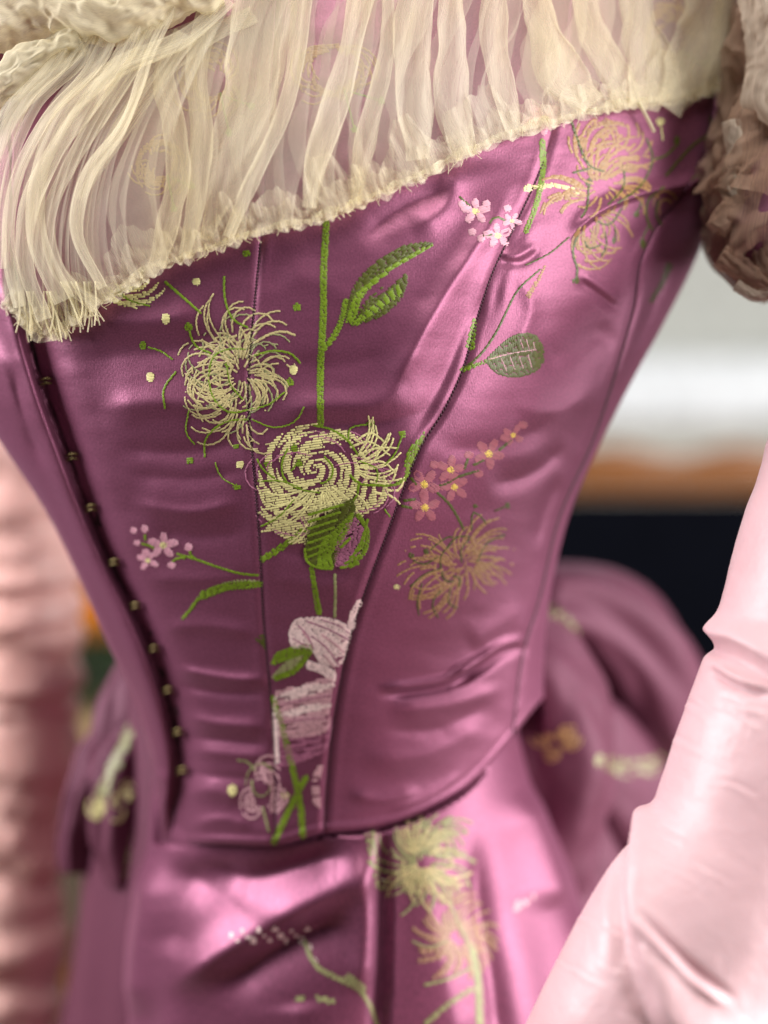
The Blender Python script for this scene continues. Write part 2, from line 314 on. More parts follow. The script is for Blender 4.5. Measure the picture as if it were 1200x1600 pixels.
# placket under the opening, its dark colour stands in for shade in the gap
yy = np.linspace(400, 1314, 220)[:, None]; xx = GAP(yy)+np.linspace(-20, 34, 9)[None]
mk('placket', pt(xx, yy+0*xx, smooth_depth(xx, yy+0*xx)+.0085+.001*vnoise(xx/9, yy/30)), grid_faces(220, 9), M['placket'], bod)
def dashes(A, B, wid, lift0=.00014, top=.00028, fn=None):      # lens-shaped threads from A to B (pixel pairs) lying on the cloth
    A, B = np.asarray(A, float), np.asarray(B, float); d = B-A; L = np.linalg.norm(d, axis=1)[:, None]+1e-6
    nx = np.stack([-d[:, 1], d[:, 0]], 1)/L*np.reshape(wid, (-1, 1))/2; wid = np.reshape(wid, (-1, 1)); f = np.minimum(.25, wid*.28/L)
    p1, p2 = A+d*f, B-d*f
    Q = np.stack([A, p1+nx, p2+nx, B, p2-nx, p1-nx, p1, p2], 1); n = len(A)
    lf = np.array([lift0]*6+[top]*2)[None]+np.zeros((n, 1))
    V = (fn or surf)(Q[..., 0].ravel(), Q[..., 1].ravel(), lf.ravel())
    base = np.array([[0, 1, 6, 6], [0, 6, 5, 5], [1, 2, 7, 6], [6, 7, 4, 5], [2, 3, 7, 7], [7, 3, 4, 4]])
    F = (base[None]+np.arange(n)[:, None, None]*8).reshape(-1, 4)
    return V, [list(dict.fromkeys(q)) for q in F.tolist()]
for S, y0, y1 in ((S1, 380, 1318), (S2, 250, 1300), (S3, 300, 1150)):
    ys = np.arange(y0, y1, 5.2); xs = S(ys)
    P = np.stack([xs, ys], 1)
    V, F = merge([dashes(P[:-1]+(P[1:]-P[:-1])*.1, P[:-1]+(P[1:]-P[:-1])*.88, 3.0, .0001, .0007),
                  (lambda t: (t[0], t[1]))(tube(pt(xs, ys, smooth_depth(xs, ys)-relief(xs, ys)+.0012), .0009, 6))])
    mk('seam', V, F, M['seam'], bod)
# hem stitches and hooks
for hy in (597, 715, 795, 880, 948, 1015, 1080, 1145, 1205):
    hx = float(GAP(hy)); parts = []
    for k in (-4, 3):
        q = curve([(hx-9, hy+k+2), (hx+1, hy+k-2), (hx+9, hy+k-1)], 5)
        dd = smooth_depth(q[:, 0], q[:, 1])+.0055-np.array([0, .001, .002, .0025, .003, .0025, .003, .0025, .002, .001, 0])[:len(q)]
        parts.append(tube(pt(q[:, 0], q[:, 1], dd), .00055, 6))
    mk('hook', *merge(parts), M['hook'], bod)

# ------------------------------------------------------------------ woven motifs
def s(pts, w0, w1=None): return ('s', curve(pts, 6), w0, w1 if w1 is not None else w0)
def p(pts): return ('p', curve(list(pts)+[pts[0]], 5))
def pl(pts): return ('p', np.array(list(pts)+[pts[0]], float))
def c(x, y, r, ry=None): return ('p', np.array([(x+r*math.cos(a), y+(ry or r)*math.sin(a)) for a in np.linspace(0, 2*math.pi, 15)]))
def mask(X, Y, shapes):
    m = np.zeros(X.shape, bool)
    for sh in shapes:
        q = sh[1]; w_ = 0 if sh[0] == 'p' else max(sh[2], sh[3])
        k = (X > q[:, 0].min()-w_) & (X < q[:, 0].max()+w_) & (Y > q[:, 1].min()-w_) & (Y < q[:, 1].max()+w_)
        if not k.any(): continue
        x, y = X[k], Y[k]
        if sh[0] == 's':
            d, _, ps = poly_dist(x, y, q); m[k] |= d < (sh[2]+(sh[3]-sh[2])*(np.sin(math.pi*ps) if len(sh) > 4 else ps))/2
        else:
            ins = np.zeros(x.shape, bool)
            for i in range(len(q)-1):
                (x0, y0), (x1, y1) = q[i], q[i+1]
                if y0 == y1: continue
                ins ^= ((y0 > y) != (y1 > y)) & (x < (x1-x0)*(y-y0)/(y1-y0)+x0)
            m[k] |= ins
    return m
def weave(layers, ang=10, row=4.2, maxlen=13, fn=None, fill=1.0, thin=7.6):
    """layers: list of (material, shapes, thinning); returns {material: (V, F)}; later layers cover earlier ones;
    thin strokes become a line of floats along the stroke, the rest weft floats in rows"""
    row *= .76
    isl = lambda sh: sh[0] == 's' and max(sh[2], sh[3]) < thin
    lines = [(L[0], [sh for sh in L[1] if isl(sh)], L[2] if len(L) > 2 else 0) for L in layers]
    res = _rows([(L[0], [sh for sh in L[1] if not isl(sh)], *L[2:]) for L in layers if any(not isl(sh) for sh in L[1])], ang, row, maxlen, fn, fill)
    for li, (m_, shs, skip) in enumerate(lines):
        A, B, Wd = [], [], []
        for sh in shs:
            q = sh[1]; sl = np.concatenate([[0], np.cumsum(np.hypot(*np.diff(q, axis=0).T))])
            a = random.random()*3
            while a < sl[-1]-1:
                ln = random.uniform(6, 13); b = min(sl[-1], a+ln)
                if random.random() >= skip*.6:
                    P0 = np.array([np.interp(a, sl, q[:, 0]), np.interp(a, sl, q[:, 1])]); P1 = np.array([np.interp(b, sl, q[:, 0]), np.interp(b, sl, q[:, 1])])
                    d = P1-P0; nn = np.array([-d[1], d[0]])/(np.hypot(*d)+1e-6)*.5
                    A.append(P0-nn); B.append(P1+nn); Wd.append((sh[2]+(sh[3]-sh[2])*a/sl[-1])*.68)
                a = b-1.2 if b < sl[-1] else 1e9
        if A:
            VF = dashes(A, B, np.array(Wd), .00014+.00005*li, .00032+.00005*li, fn=fn)
            res[m_] = VF if m_ not in res else merge([res[m_], VF])
    return res
def _rows(layers, ang, row, maxlen, fn, fill):
    if not layers: return {}
    allp = np.concatenate([sh[1] for _, shs, *_ in layers for sh in shs]); cx, cy = allp.mean(0)
    ca, sa = math.cos(math.radians(ang)), -math.sin(math.radians(ang))
    rel = allp-[cx, cy]; U_ = rel[:, 0]*ca+rel[:, 1]*sa; V_ = -rel[:, 0]*sa+rel[:, 1]*ca
    us = np.arange(U_.min()-10, U_.max()+10, 1.0); vs = np.arange(V_.min()-10, V_.max()+10, row)
    UU, VV = np.meshgrid(us, vs); X = cx+UU*ca-VV*sa; Y = cy+UU*sa+VV*ca
    idx = np.full(X.shape, -1)
    for i, (m_, shs, *_) in enumerate(layers): idx[mask(X, Y, shs)] = i
    out = {}
    for i, L in enumerate(layers):
        skip = L[2] if len(L) > 2 else 0
        A, B = [], []
        for rI in range(len(vs)):
            rw = idx[rI] == i
            if not rw.any(): continue
            e = np.flatnonzero(np.diff(np.concatenate([[0], rw.astype(int), [0]])))
            for a, b in zip(e[::2], e[1::2]):
                a0 = a
                first = True
                while a0 < b:
                    ln = maxlen*(.7+.6*random.random())
                    if first and b-a > maxlen: ln *= random.random()*.8+.2
                    first = False
                    b0 = min(b, a0+ln)
                    if b-b0 < 3: b0 = b
                    if random.random() >= skip:
                        ja, jb = (random.random()-.5)*1.2, (random.random()-.5)*1.2
                        A.append((us[0]+a0-.6+ja, vs[rI])); B.append((us[0]+max(b0, a0+2.2)-.8+jb, vs[rI]+(random.random()-.5)*.6))
                    a0 = b0+.2
        if not A: continue
        A, B = np.array(A), np.array(B)
        tr = lambda q: np.stack([cx+q[:, 0]*ca-q[:, 1]*sa, cy+q[:, 0]*sa+q[:, 1]*ca], 1)
        VF = dashes(tr(A), tr(B), row*fill, fn=fn)
        out[L[0]] = VF if L[0] not in out else merge([out[L[0]], VF])
    return out
def motif(names, layers, parent=None, **kw):
    """first material becomes the part, the others its sub-parts"""
    o = weave(layers, **kw); first = None
    for m_, nm in names:
        if m_ not in o: continue
        ob = mk(nm, *o[m_], M[m_], first or parent or bod)
        first = first or ob
    return first
def curls(cx, cy, rx, ry, n, sw, seed, w0=5, w1=3, r0=.25, rot=0, a0=0, a1=360):
    """petals in groups of three or four that hook the same way, groups alternate"""
    R = random.Random(seed); out = []; i = 0
    while i < n:
        g = R.choice((3, 4, 4, 5)); sg = R.choice((-1, 1)); tw = sw*sg*R.uniform(.7, 1.5); base = R.uniform(.7, 1.1); off = R.uniform(0, .28)
        ab = a0+(a1-a0)*i/n+R.uniform(-10, 10)
        for k_ in range(g):
            a = math.radians(ab+k_*(a1-a0)/n*.85); rr = base-.13*(k_ if sg > 0 else g-k_)+R.uniform(-.05, .05); q = []
            for t_ in np.linspace(0, 1, 8):
                r_ = (r0+off)*(1-t_)+rr*t_*(1.25-.25*t_*t_); b = a+tw*t_**1.8; x, y = rx*r_*math.cos(b), ry*r_*math.sin(b)
                q.append((cx+x*math.cos(rot)-y*math.sin(rot), cy+x*math.sin(rot)+y*math.cos(rot)))
            if R.random() > .1: out.append(s(q, w0*R.uniform(.8, 1.15), w1))
        i += g
    return out
def arcs(cx, cy, rx, ry, spec, w0, rot=0):
    out = []
    for r_, a0, a1 in spec:
        q = [(rx*r_*math.cos(math.radians(a)), ry*r_*math.sin(math.radians(a))) for a in np.linspace(a0, a1, 9)]
        out.append((*s([(cx+x*math.cos(rot)-y*math.sin(rot), cy+x*math.sin(rot)+y*math.cos(rot)) for x, y in q], w0*.35, w0*1.25), 'crescent'))
    return out

def fan(x, y, a0, a1, n, L0, L1, curv, seed, w0=5.5, w1=4):
    R = random.Random(seed); out = []
    for i in range(n):
        f = (i+.5)/n; a = math.radians(a0+(a1-a0)*f+R.uniform(-4, 4)); L = (L0+(L1-L0)*f)*R.choice((1, .82, .62, .95)); q = []; st = R.uniform(.10, .34)*L
        px_, py_ = x+st*math.cos(a), y+st*math.sin(a); c_ = math.radians(curv*R.uniform(.7, 1.5))
        for k_ in range(8):
            q.append((px_, py_)); b = a+c_*(k_/7)**1.5*1.5; px_ += (L-st)/7*math.cos(b); py_ += (L-st)/7*math.sin(b)
        out.append(s(q, w0*R.uniform(.8, 1.1), w1))
    return out
# large swirling chrysanthemum in the dart panel
F1 = []
R9 = random.Random(19)
for i_ in range(6):
    r_i = 9+14.5*i_; na = 2+i_; a_s = R9.uniform(0, 360)
    for k_ in range(na):
        a_ = a_s+360*k_/na+R9.uniform(-12, 12); sp = 360/na*R9.uniform(.95, 1.25); q_ = []
        for f_ in np.linspace(0, 1, 9):
            th_ = math.radians(a_+sp*f_); rr_ = r_i-5+13*f_; x_, y_ = rr_*math.cos(th_), rr_*.80*math.sin(th_)
            q_.append((492+x_*.96+y_*.25, 733-x_*.25+y_*.96))
        F1.append((*s(q_, 3, R9.uniform(8.5, 11.5)), 'crescent'))
F1 += arcs(500, 750, 98, 84, [(.74, 25, 80), (.74, 90, 150), (.88, 30, 95), (.90, 105, 165), (1.02, 60, 110), (1.04, 118, 165), (1.14, 85, 150)], 8, rot=-.2)
for q in ([(560, 735), (545, 770), (505, 795), (455, 800)], [(575, 745), (560, 790), (510, 815), (462, 822)], [(545, 745), (520, 775), (480, 785), (430, 780)], [(585, 750), (580, 790), (545, 812)],
          [(600, 740), (600, 775), (575, 800)], [(402, 760), (420, 790), (450, 806)], [(404, 735), (415, 770), (440, 792)], [(403, 800), (430, 812), (470, 818)], [(410, 830), (440, 822), (470, 834)], [(470, 800), (490, 830), (530, 838)]):
    F1.append((*s(q, 3, 11), 'crescent'))
for q in ([(545, 700), (575, 690), (610, 712)], [(550, 715), (590, 700), (622, 700)], [(560, 730), (600, 722), (618, 740)], [(555, 690), (580, 676), (600, 690)], [(575, 752), (610, 755), (622, 725)], [(600, 765), (625, 765), (632, 745)], [(585, 770), (612, 775), (626, 788)]):
    F1.append(s(q, 6, 4))
F1 += fan(500, 752, 15, 175, 26, 118, 108, 35, 41, 4.5, 4) + fan(545, 730, -60, 40, 14, 90, 88, -45, 42, 4.5, 4)
F1g = [s([(486, 664), (520, 672), (545, 690), (560, 712)], 5), s([(450, 700), (440, 725), (445, 750), (470, 765), (500, 770)], 4.5), s([(545, 740), (560, 755), (590, 758), (625, 755), (640, 738)], 6, 7), s([(560, 755), (558, 775), (545, 790)], 6, 4),
       s([(560, 720), (590, 735), (588, 755)], 4), s([(402, 752), (440, 752), (470, 762)], 4), s([(400, 715), (412, 735), (430, 748)], 4.5), s([(405, 824), (435, 808), (460, 780)], 4), s([(505, 712), (520, 730), (515, 750), (500, 756)], 4.5), s([(600, 728), (618, 708), (625, 690), (629, 680)], 4), s([(600, 795), (610, 808)], 4),
       s([(454, 738), (460, 728), (468, 724)], 4), c(460, 701, 6, 7), c(468, 724, 6), c(417, 725, 5), c(580, 662, 7, 5.5), c(629, 678, 6.5, 6), s([(545, 690), (545, 672), (580, 662)], 4)]
F1l = curls(505, 760, 125, 100, 26, .7, 4, 4, 3, .72)
motif([('cream', 'chrysanthemum'), ('green', 'chrysanthemum_vein'), ('lilac', 'chrysanthemum_outline')], [('lilac', F1l, .25), ('cream', F1), ('green', F1g)], ang=9, row=4.9, fill=.84)

# upper chrysanthemum across the first seam
F2 = fan(378, 565, -160, -65, 12, 132, 112, 80, 1, 4.6, 3.6) + fan(372, 575, 150, 222, 10, 122, 126, -85, 2, 4.6, 3.6) + fan(370, 600, 92, 158, 11, 138, 102, 80, 3, 4.6, 3.6) + fan(386, 592, -48, 62, 9, 96, 76, 80, 4, 4.6, 3.6) + fan(384, 640, 70, 135, 7, 105, 85, -80, 5, 4.6, 3.6)
F2 += fan(378, 585, 0, 360, 22, 62, 62, 60, 31, 4.5, 4) + fan(378, 570, -170, -60, 10, 90, 85, -75, 32, 4.5, 4) + fan(368, 610, 80, 200, 12, 95, 90, 75, 33, 4.5, 4) + fan(392, 590, -60, 70, 8, 72, 60, 60, 34, 4.5, 4)
F2 += arcs(380, 588, 62, 72, [(.9, 190, 260), (.6, 120, 210), (.75, 80, 160), (.5, 280, 380), (.35, 100, 220)], 5.5) + [s([(395, 538), (415, 525), (445, 518), (462, 524)], 6, 5)]
F2g = [s([(325, 590), (335, 555), (360, 545), (385, 546)], 5), s([(325, 590), (335, 625), (360, 645), (388, 640)], 5), s([(395, 556), (430, 548), (455, 553), (470, 568)], 5), s([(388, 640), (420, 632), (445, 612)], 4), s([(354, 572), (360, 600), (380, 625)], 4), s([(295, 515), (305, 540), (330, 552)], 5),
       s([(350, 430), (352, 470), (365, 500), (388, 512)], 5), s([(228, 542), (250, 548), (270, 562)], 4), s([(258, 640), (255, 610), (275, 580)], 4.5), s([(390, 655), (350, 660), (320, 690), (320, 715)], 4.5), s([(295, 640), (292, 680), (305, 695)], 3.5), s([(392, 655), (430, 668), (465, 655), (475, 635)], 3.5), s([(335, 720), (345, 745), (370, 760)], 3),
       s([(255, 438), (290, 468), (315, 490)], 7, 5), c(295, 511, 7), c(223, 540, 6, 7), c(356, 570, 5.5), c(464, 480, 7, 6), c(453, 597, 6.5), c(297, 720, 6), c(369, 697, 6, 4), c(370, 761, 7, 4), c(385, 396, 7, 6)]
motif([('pale_cream', 'chrysanthemum'), ('green', 'stamen'), ('sage', 'chrysanthemum_outline')], [('sage', fan(376, 580, 60, 300, 16, 118, 118, 90, 7, 4, 3) + fan(388, 580, -90, 60, 9, 85, 85, 90, 8, 4, 3), .2), ('pale_cream', F2, .15), ('green', F2g)], ang=6, row=4.2, maxlen=9)

# chrysanthemum low on the side front
F4 = fan(716, 884, 150, 240, 12, 105, 92, -42, 11) + fan(712, 898, 75, 150, 10, 78, 88, 42, 12) + fan(724, 876, -85, 20, 14, 100, 82, 34, 13) + fan(735, 880, 0, 80, 7, 60, 55, -30, 14) + arcs(715, 880, 50, 38, [(.3, 0, 200), (.55, 60, 180), (.8, 140, 230), (.7, 260, 350)], 6, rot=-.75)
F4 += fan(722, 878, 0, 360, 26, 62, 62, 45, 43, 4.5, 4)
F4d = [s([(690, 890), (688, 870), (700, 855), (712, 840), (734, 838)], 4.5), s([(712, 840), (708, 838), (690, 845), (672, 860)], 4), s([(722, 880), (720, 860), (735, 840)], 4), s([(690, 890), (695, 908), (710, 908)], 5), s([(706, 900), (718, 902), (717, 918)], 5), s([(640, 918), (665, 897), (690, 888)], 4), s([(737, 830), (740, 800), (755, 810), (760, 820)], 4), s([(645, 875), (660, 882), (685, 870)], 4), s([(690, 920), (675, 945), (685, 965)], 4), s([(705, 915), (703, 945), (716, 950)], 4), s([(660, 910), (652, 945), (655, 962)], 3.5), s([(745, 880), (760, 850), (790, 835)], 4), c(643, 868, 5.5, 4.5), c(666, 862, 5.5, 4.5), c(743, 791, 4), c(793, 790, 4.5), s([(770, 800), (782, 795), (793, 790)], 3.5)]
motif([('gold', 'chrysanthemum'), ('olive', 'stamen'), ('cream', 'bud')], [('gold', F4, .1), ('olive', F4d), ('cream', [c(620, 917, 6, 4)])], ang=20, row=4.0, maxlen=8)

# golden chrysanthemum under the edge of the bertha
F3 = fan(932, 292, -125, -35, 12, 118, 100, 50, 21, 7, 5) + fan(950, 292, -35, 35, 8, 95, 78, 60, 22, 7, 5) + fan(925, 310, 165, 235, 10, 92, 95, -60, 23, 7, 5) + fan(915, 345, 55, 135, 10, 95, 80, -70, 24) + arcs(955, 240, 70, 60, [(.5, 190, 310), (.8, 200, 300), (.3, 150, 280)], 7) + arcs(925, 385, 40, 40, [(.6, 0, 120), (.9, 30, 130)], 6)
F3 += fan(960, 250, -100, 60, 9, 80, 70, -50, 26, 7, 5) + fan(905, 255, -130, -30, 8, 75, 80, 40, 27, 7, 5) + fan(930, 330, 0, 100, 9, 80, 75, 50, 28, 6, 4) + fan(940, 290, 0, 360, 14, 60, 60, 60, 29, 6, 4)
F3d = [s([(892, 185), (905, 225), (925, 262), (945, 268)], 5.5), s([(925, 262), (895, 270)], 5), s([(1010, 215), (1020, 245), (1005, 285), (965, 318)], 4.5), s([(1020, 250), (1042, 242), (1056, 228)], 5), s([(920, 290), (915, 330), (908, 340)], 5), s([(975, 262), (975, 290), (950, 320)], 4), s([(905, 362), (895, 395), (903, 425), (900, 438)], 5), s([(932, 345), (950, 352), (972, 325)], 4.5), s([(912, 375), (920, 388), (940, 382)], 4.5), s([(945, 360), (948, 385), (940, 400)], 3.5), s([(960, 350), (962, 370), (960, 376)], 3), s([(820, 415), (860, 395), (890, 370)], 3.5),
       s([(1130, 165), (1118, 200), (1085, 225), (1040, 275)], 6.5, 5), s([(1110, 215), (1125, 225), (1126, 245)], 6, 4), s([(1110, 180), (1112, 205)], 6), c(1141, 162, 6, 8), c(920, 285, 6, 7), c(976, 263, 6, 7), c(900, 439, 6, 5), c(960, 375, 4, 6), c(1058, 220, 5, 8), s([(1005, 310), (995, 335)], 3.5), c(995, 335, 5, 5),
       s([(1040, 290), (1012, 315), (1012, 345), (1020, 360)], 5), s([(1028, 312), (1026, 340), (1035, 352)], 4), s([(1015, 350), (1000, 380)], 3.5), c(1005, 382, 5, 7), s([(1080, 285), (1088, 272), (1095, 275)], 4)]
motif([('gold', 'chrysanthemum'), ('olive', 'stamen'), ('cream', 'bud')], [('tan', fan(932, 300, 0, 360, 26, 120, 120, 45, 25, 4.5, 3.5), .2), ('gold', F3, .06), ('gold', arcs(1040, 325, 22, 30, [(.5, 120, 330), (.9, 180, 330)], 6)), ('olive', F3d), ('cream', [c(1032, 190, 7, 7), s([(1033, 197), (1036, 220)], 3.5)])], ang=-12, row=4.2, maxlen=9)
motif([('cream', 'petal')], [('cream', [c(826, 294, 9, 6), s([(836, 293), (875, 290), (905, 300)], 8, 6)])], ang=-12)
# tail of a chrysanthemum at the left under the ruffle, and ones veiled by the bertha
motif([('cream', 'chrysanthemum'), ('green', 'stamen')], [('cream', arcs(205, 430, 60, 45, [(.5, 20, 150), (.75, 20, 150), (1.0, 30, 140)], 7) + [s([(165, 455), (185, 470), (215, 482)], 6, 4)]), ('green', [s([(180, 450), (200, 468), (235, 478)], 5, 4)])], ang=4, row=4.2)
for (x, y, rx, ry, sd) in ((520, 120, 85, 75, 51), (1050, 60, 60, 80, 52), (330, 130, 70, 70, 53), (250, 260, 55, 60, 54)):
    motif([('gold', 'chrysanthemum'), ('green', 'stamen')], [('gold', curls(x, y, rx, ry, 26, .9, sd, 6, 4, .25) + arcs(x, y, rx*.7, ry*.7, [(.5, 0, 200), (.9, 150, 330)], 8)), ('green', [s([(x+rx*.3, y+ry*.3), (x+rx*.9, y+ry*.5)], 4), s([(x+rx*.2, y+ry*.2), (x+rx*.4, y+ry*1.1)], 4), c(x+rx*.9, y+ry*.5, 6), c(x+rx*.4, y+ry*1.1, 6)])], ang=4, row=5)
# small pale sprig flower at the foot of the first seam
motif([('blush', 'chrysanthemum'), ('sage', 'stamen'), ('cream', 'bud')], [('blush', curls(410, 1240, 45, 62, 20, .8, 61, 5, 4, .2) + [s([(405, 1185), (412, 1210), (420, 1225)], 7, 5)]), ('sage', arcs(408, 1225, 30, 40, [(.8, 170, 330), (.5, 0, 200)], 5) + [s([(368, 1188), (385, 1190), (400, 1205)], 5), s([(410, 1260), (420, 1300)], 5)]), ('cream', [c(363, 1235, 8, 9)])], ang=0, row=4.4)
motif([('cream', 'bud')], [('cream', [c(446, 1243, 7, 6)])], ang=0)

# stems
def stem(pts, wd, col='green', ang=35, **kw):
    motif([(col, 'stem')], [(col, [s(q, *(wd if isinstance(wd, tuple) else (wd,))) for q in pts])], ang=ang, row=3.6, maxlen=9, **kw)
stem([[(510, 348), (506, 420), (505, 500), (501, 570), (501, 662)]], 11)
stem([[(505, 545), (522, 525), (535, 495), (540, 470)]], 9)
stem([[(410, 874), (440, 855), (478, 826)]], (10, 9), ang=45)
stem([[(487, 888), (492, 920), (498, 956)]], (8, 10), ang=40)
stem([[(523, 893), (524, 920), (523, 966)]], 7, 'sage', ang=40)
stem([[(274, 865), (300, 872), (340, 886), (380, 897), (405, 899)], [(268, 880), (276, 872), (290, 872)], [(218, 849), (232, 852), (242, 857)], [(295, 858), (298, 868), (306, 873)], [(226, 832), (227, 845)]], 5.5, ang=-20)
stem([[(848, 222), (848, 270), (838, 320), (822, 362)]], (11, 8), ang=20)
stem([[(722, 578), (745, 560), (775, 520), (790, 490), (808, 455), (845, 420)]], (6, 4), 'olive', ang=50)
stem([[(722, 578), (755, 566), (780, 556)]], (8, 4), 'green', ang=40)
stem([[(735, 540), (742, 500)]], (14, 6), 'green', ang=60)
stem([[(681, 768), (700, 785), (715, 808), (726, 830)], [(683, 760), (700, 755), (716, 745), (740, 738), (750, 735)], [(724, 737), (732, 715)], [(738, 728), (757, 718)], [(778, 705), (800, 687)], [(627, 783), (650, 780)], [(625, 790), (645, 794)], [(640, 745), (652, 758)]], 6.5, 'olive', ang=30)
stem([[(427, 1092), (440, 1130), (452, 1180), (462, 1220), (470, 1260), (473, 1306)], [(428, 1316), (445, 1280), (462, 1245), (478, 1215)]], 10, ang=30)
stem([[(826, 462), (845, 430), (852, 415)]], (8, 3), 'gold', ang=30)
# leaves
UPF = lambda X, Y, l=0.: surf(X, Y, l+.0007)
motif([('green', 'leaf'), ('olive', 'leaf_shade')], [('olive', [p([(537, 495), (556, 442), (598, 402), (640, 381), (678, 380), (645, 404), (602, 430), (566, 466), (549, 500)]), p([(545, 510), (575, 474), (606, 452), (637, 428), (633, 456), (615, 480), (582, 500)])]), ('green', [p([(539, 506), (553, 464), (594, 428), (650, 392), (676, 382), (606, 427), (566, 466), (550, 503)])]), ('olive', [p([(556, 490), (580, 462), (612, 440), (600, 448), (575, 474)])]),
      ('green', [pl([(547+i*10, 507-i*8.2), (553+i*10, 500-i*8.2), (566+i*9, 500-i*6.2), (560+i*9, 509-i*6.2)]) for i in range(8)])], ang=30, row=4, fill=1.1)
motif([('olive', 'leaf'), ('blush', 'leaf_vein')], [('olive', [p([(757, 565), (775, 545), (810, 521), (835, 522), (850, 545), (845, 573), (815, 589), (780, 586)])]), ('blush', [s([(762, 562), (800, 552), (838, 546)], 3)]+[s([(782+14*i, 558-2*i), (792+13*i, 580-2*i)], 2.4) for i in range(4)]+[s([(812+10*i, 528+2*i), (818+9*i, 545)], 2.2) for i in range(3)])], ang=75, row=3.8, fill=1.15)
motif([('green', 'leaf'), ('olive', 'leaf_shade')], [('olive', [p([(475, 862), (485, 828), (520, 798), (553, 782), (556, 800), (535, 840), (520, 885), (490, 886)])]), ('green', [p([(494, 886), (500, 850), (525, 825), (553, 800), (540, 840), (518, 870), (522, 888)])]),
      ('green', [s([(478, 872-i*11), (508+i*5, 860-i*12)], 6) for i in range(7)]), ('green', [s([(476, 855), (480, 878), (500, 888), (520, 889)], 6)])], ang=15, row=3.8, fill=1.1, fn=UPF)
motif([('green', 'leaf'), ('lilac', 'leaf_vein')], [('lilac', [p([(522, 885), (525, 850), (545, 815), (562, 806), (574, 825), (568, 865), (545, 886)])], .1), ('green', [s([(530+i*7, 888-i*6), (562+i*2.5, 880-i*14)], 7) for i in range(6)]), ('green', [s([(560, 806), (573, 826), (569, 862), (548, 884)], 8)]), ('green', [s([(530, 858), (548, 840)], 7), s([(528, 842), (542, 828)], 5)])], ang=25, row=3.8, maxlen=8, fn=UPF)
motif([('green', 'leaf'), ('sage', 'leaf_vein')], [('sage', [p([(424, 1058), (440, 1040), (470, 1020), (488, 1010), (482, 1030), (455, 1055), (432, 1062)])]), ('green', [p([(421, 1040), (430, 1022), (460, 1010), (489, 1008), (478, 1020), (445, 1034)])]), ('green', [s([(432, 1060), (460, 1048), (486, 1016)], 9)])], ang=20, row=4)
motif([('green', 'leaf'), ('sage', 'leaf_vein')], [('sage', [s([(408, 911), (380, 909), (350, 914)], 7, 8)]), ('green', [s([(406, 913), (375, 916), (340, 918), (312, 934), (298, 952), (286, 966)], 10, 5)]), ('green', [s([(390, 914), (350, 918), (318, 930)], 12, 14)])], ang=-25, row=3.6)
motif([('olive', 'leaf')], [('olive', [pl([(398, 998), (414, 990), (416, 1018), (408, 1008)])])], ang=10)
motif([('green', 'leaf'), ('olive', 'leaf_shade')], [('olive', [pl([(664, 678), (662, 690), (640, 735), (634, 735)])]), ('green', [p([(630, 730), (640, 700), (655, 684), (665, 672), (655, 700), (640, 726)]), s([(640, 720), (632, 748), (620, 756)], 9, 5)])], ang=60, row=3.8)
motif([('olive', 'leaf')], [('olive', [s([(1046, 415), (1036, 440), (1018, 470)], 11, 6)])], ang=40)
# pale pink rose between the lower seams
R1 = [('white', [p([(450, 990), (458, 972), (490, 964), (525, 968), (548, 982), (545, 1010), (530, 1040), (505, 1040), (480, 1012), (456, 1012)])]),
      ('lilac', [s([(464, 976), (480, 992), (490, 1014)], 4), s([(476, 970), (505, 980), (546, 1000)], 4), s([(484, 992), (510, 1012), (530, 1040)], 4), s([(454, 996), (468, 1004), (482, 1010)], 3.5), s([(500, 968), (530, 978), (546, 990)], 3)]), ('blush', [s([(470, 984), (484, 1002)], 4), s([(500, 990), (530, 1012), (538, 1020)], 5), s([(505, 1022), (524, 1044)], 4)]),
      ('white', [s([(549, 978), (552, 960), (562, 942)], 13, 10)]), ('white', [p([(480, 1030), (500, 1038), (526, 1052), (523, 1066), (500, 1052), (478, 1042)])])]
motif([('white', 'rose'), ('blush', 'rose_fold'), ('lilac', 'rose_shade')], R1, ang=22, row=3.6, maxlen=14, fill=1.1)
motif([('white', 'rose_petal'), ('blush', 'rose_fold'), ('lilac', 'rose_shade')], [('lilac', [p([(429, 1130), (470, 1120), (514, 1118), (510, 1170), (478, 1188), (431, 1196)])], .18), ('blush', [p([(430, 1080), (470, 1070), (521, 1062), (516, 1100), (513, 1140), (470, 1152), (430, 1150)])], .06), ('white', [(*s([(430, 1092), (475, 1080), (521, 1070)], 5, 17), 'crescent'), (*s([(438, 1118), (480, 1108), (517, 1102)], 4, 12), 'crescent'), s([(430, 1110), (431, 1150), (433, 1192)], 8.5)], .04),
      ('lilac', [s([(432, 1103), (475, 1094), (519, 1086)], 2.5), s([(434, 1130), (475, 1124), (515, 1122)], 2.5)])], ang=8, row=3.8, maxlen=16, fill=1.1)
motif([('blush', 'rose_petal')], [('blush', [p([(487, 1230), (492, 1205), (504, 1190), (500, 1225), (498, 1262), (492, 1258)])], .2)], ang=5, row=4.6)
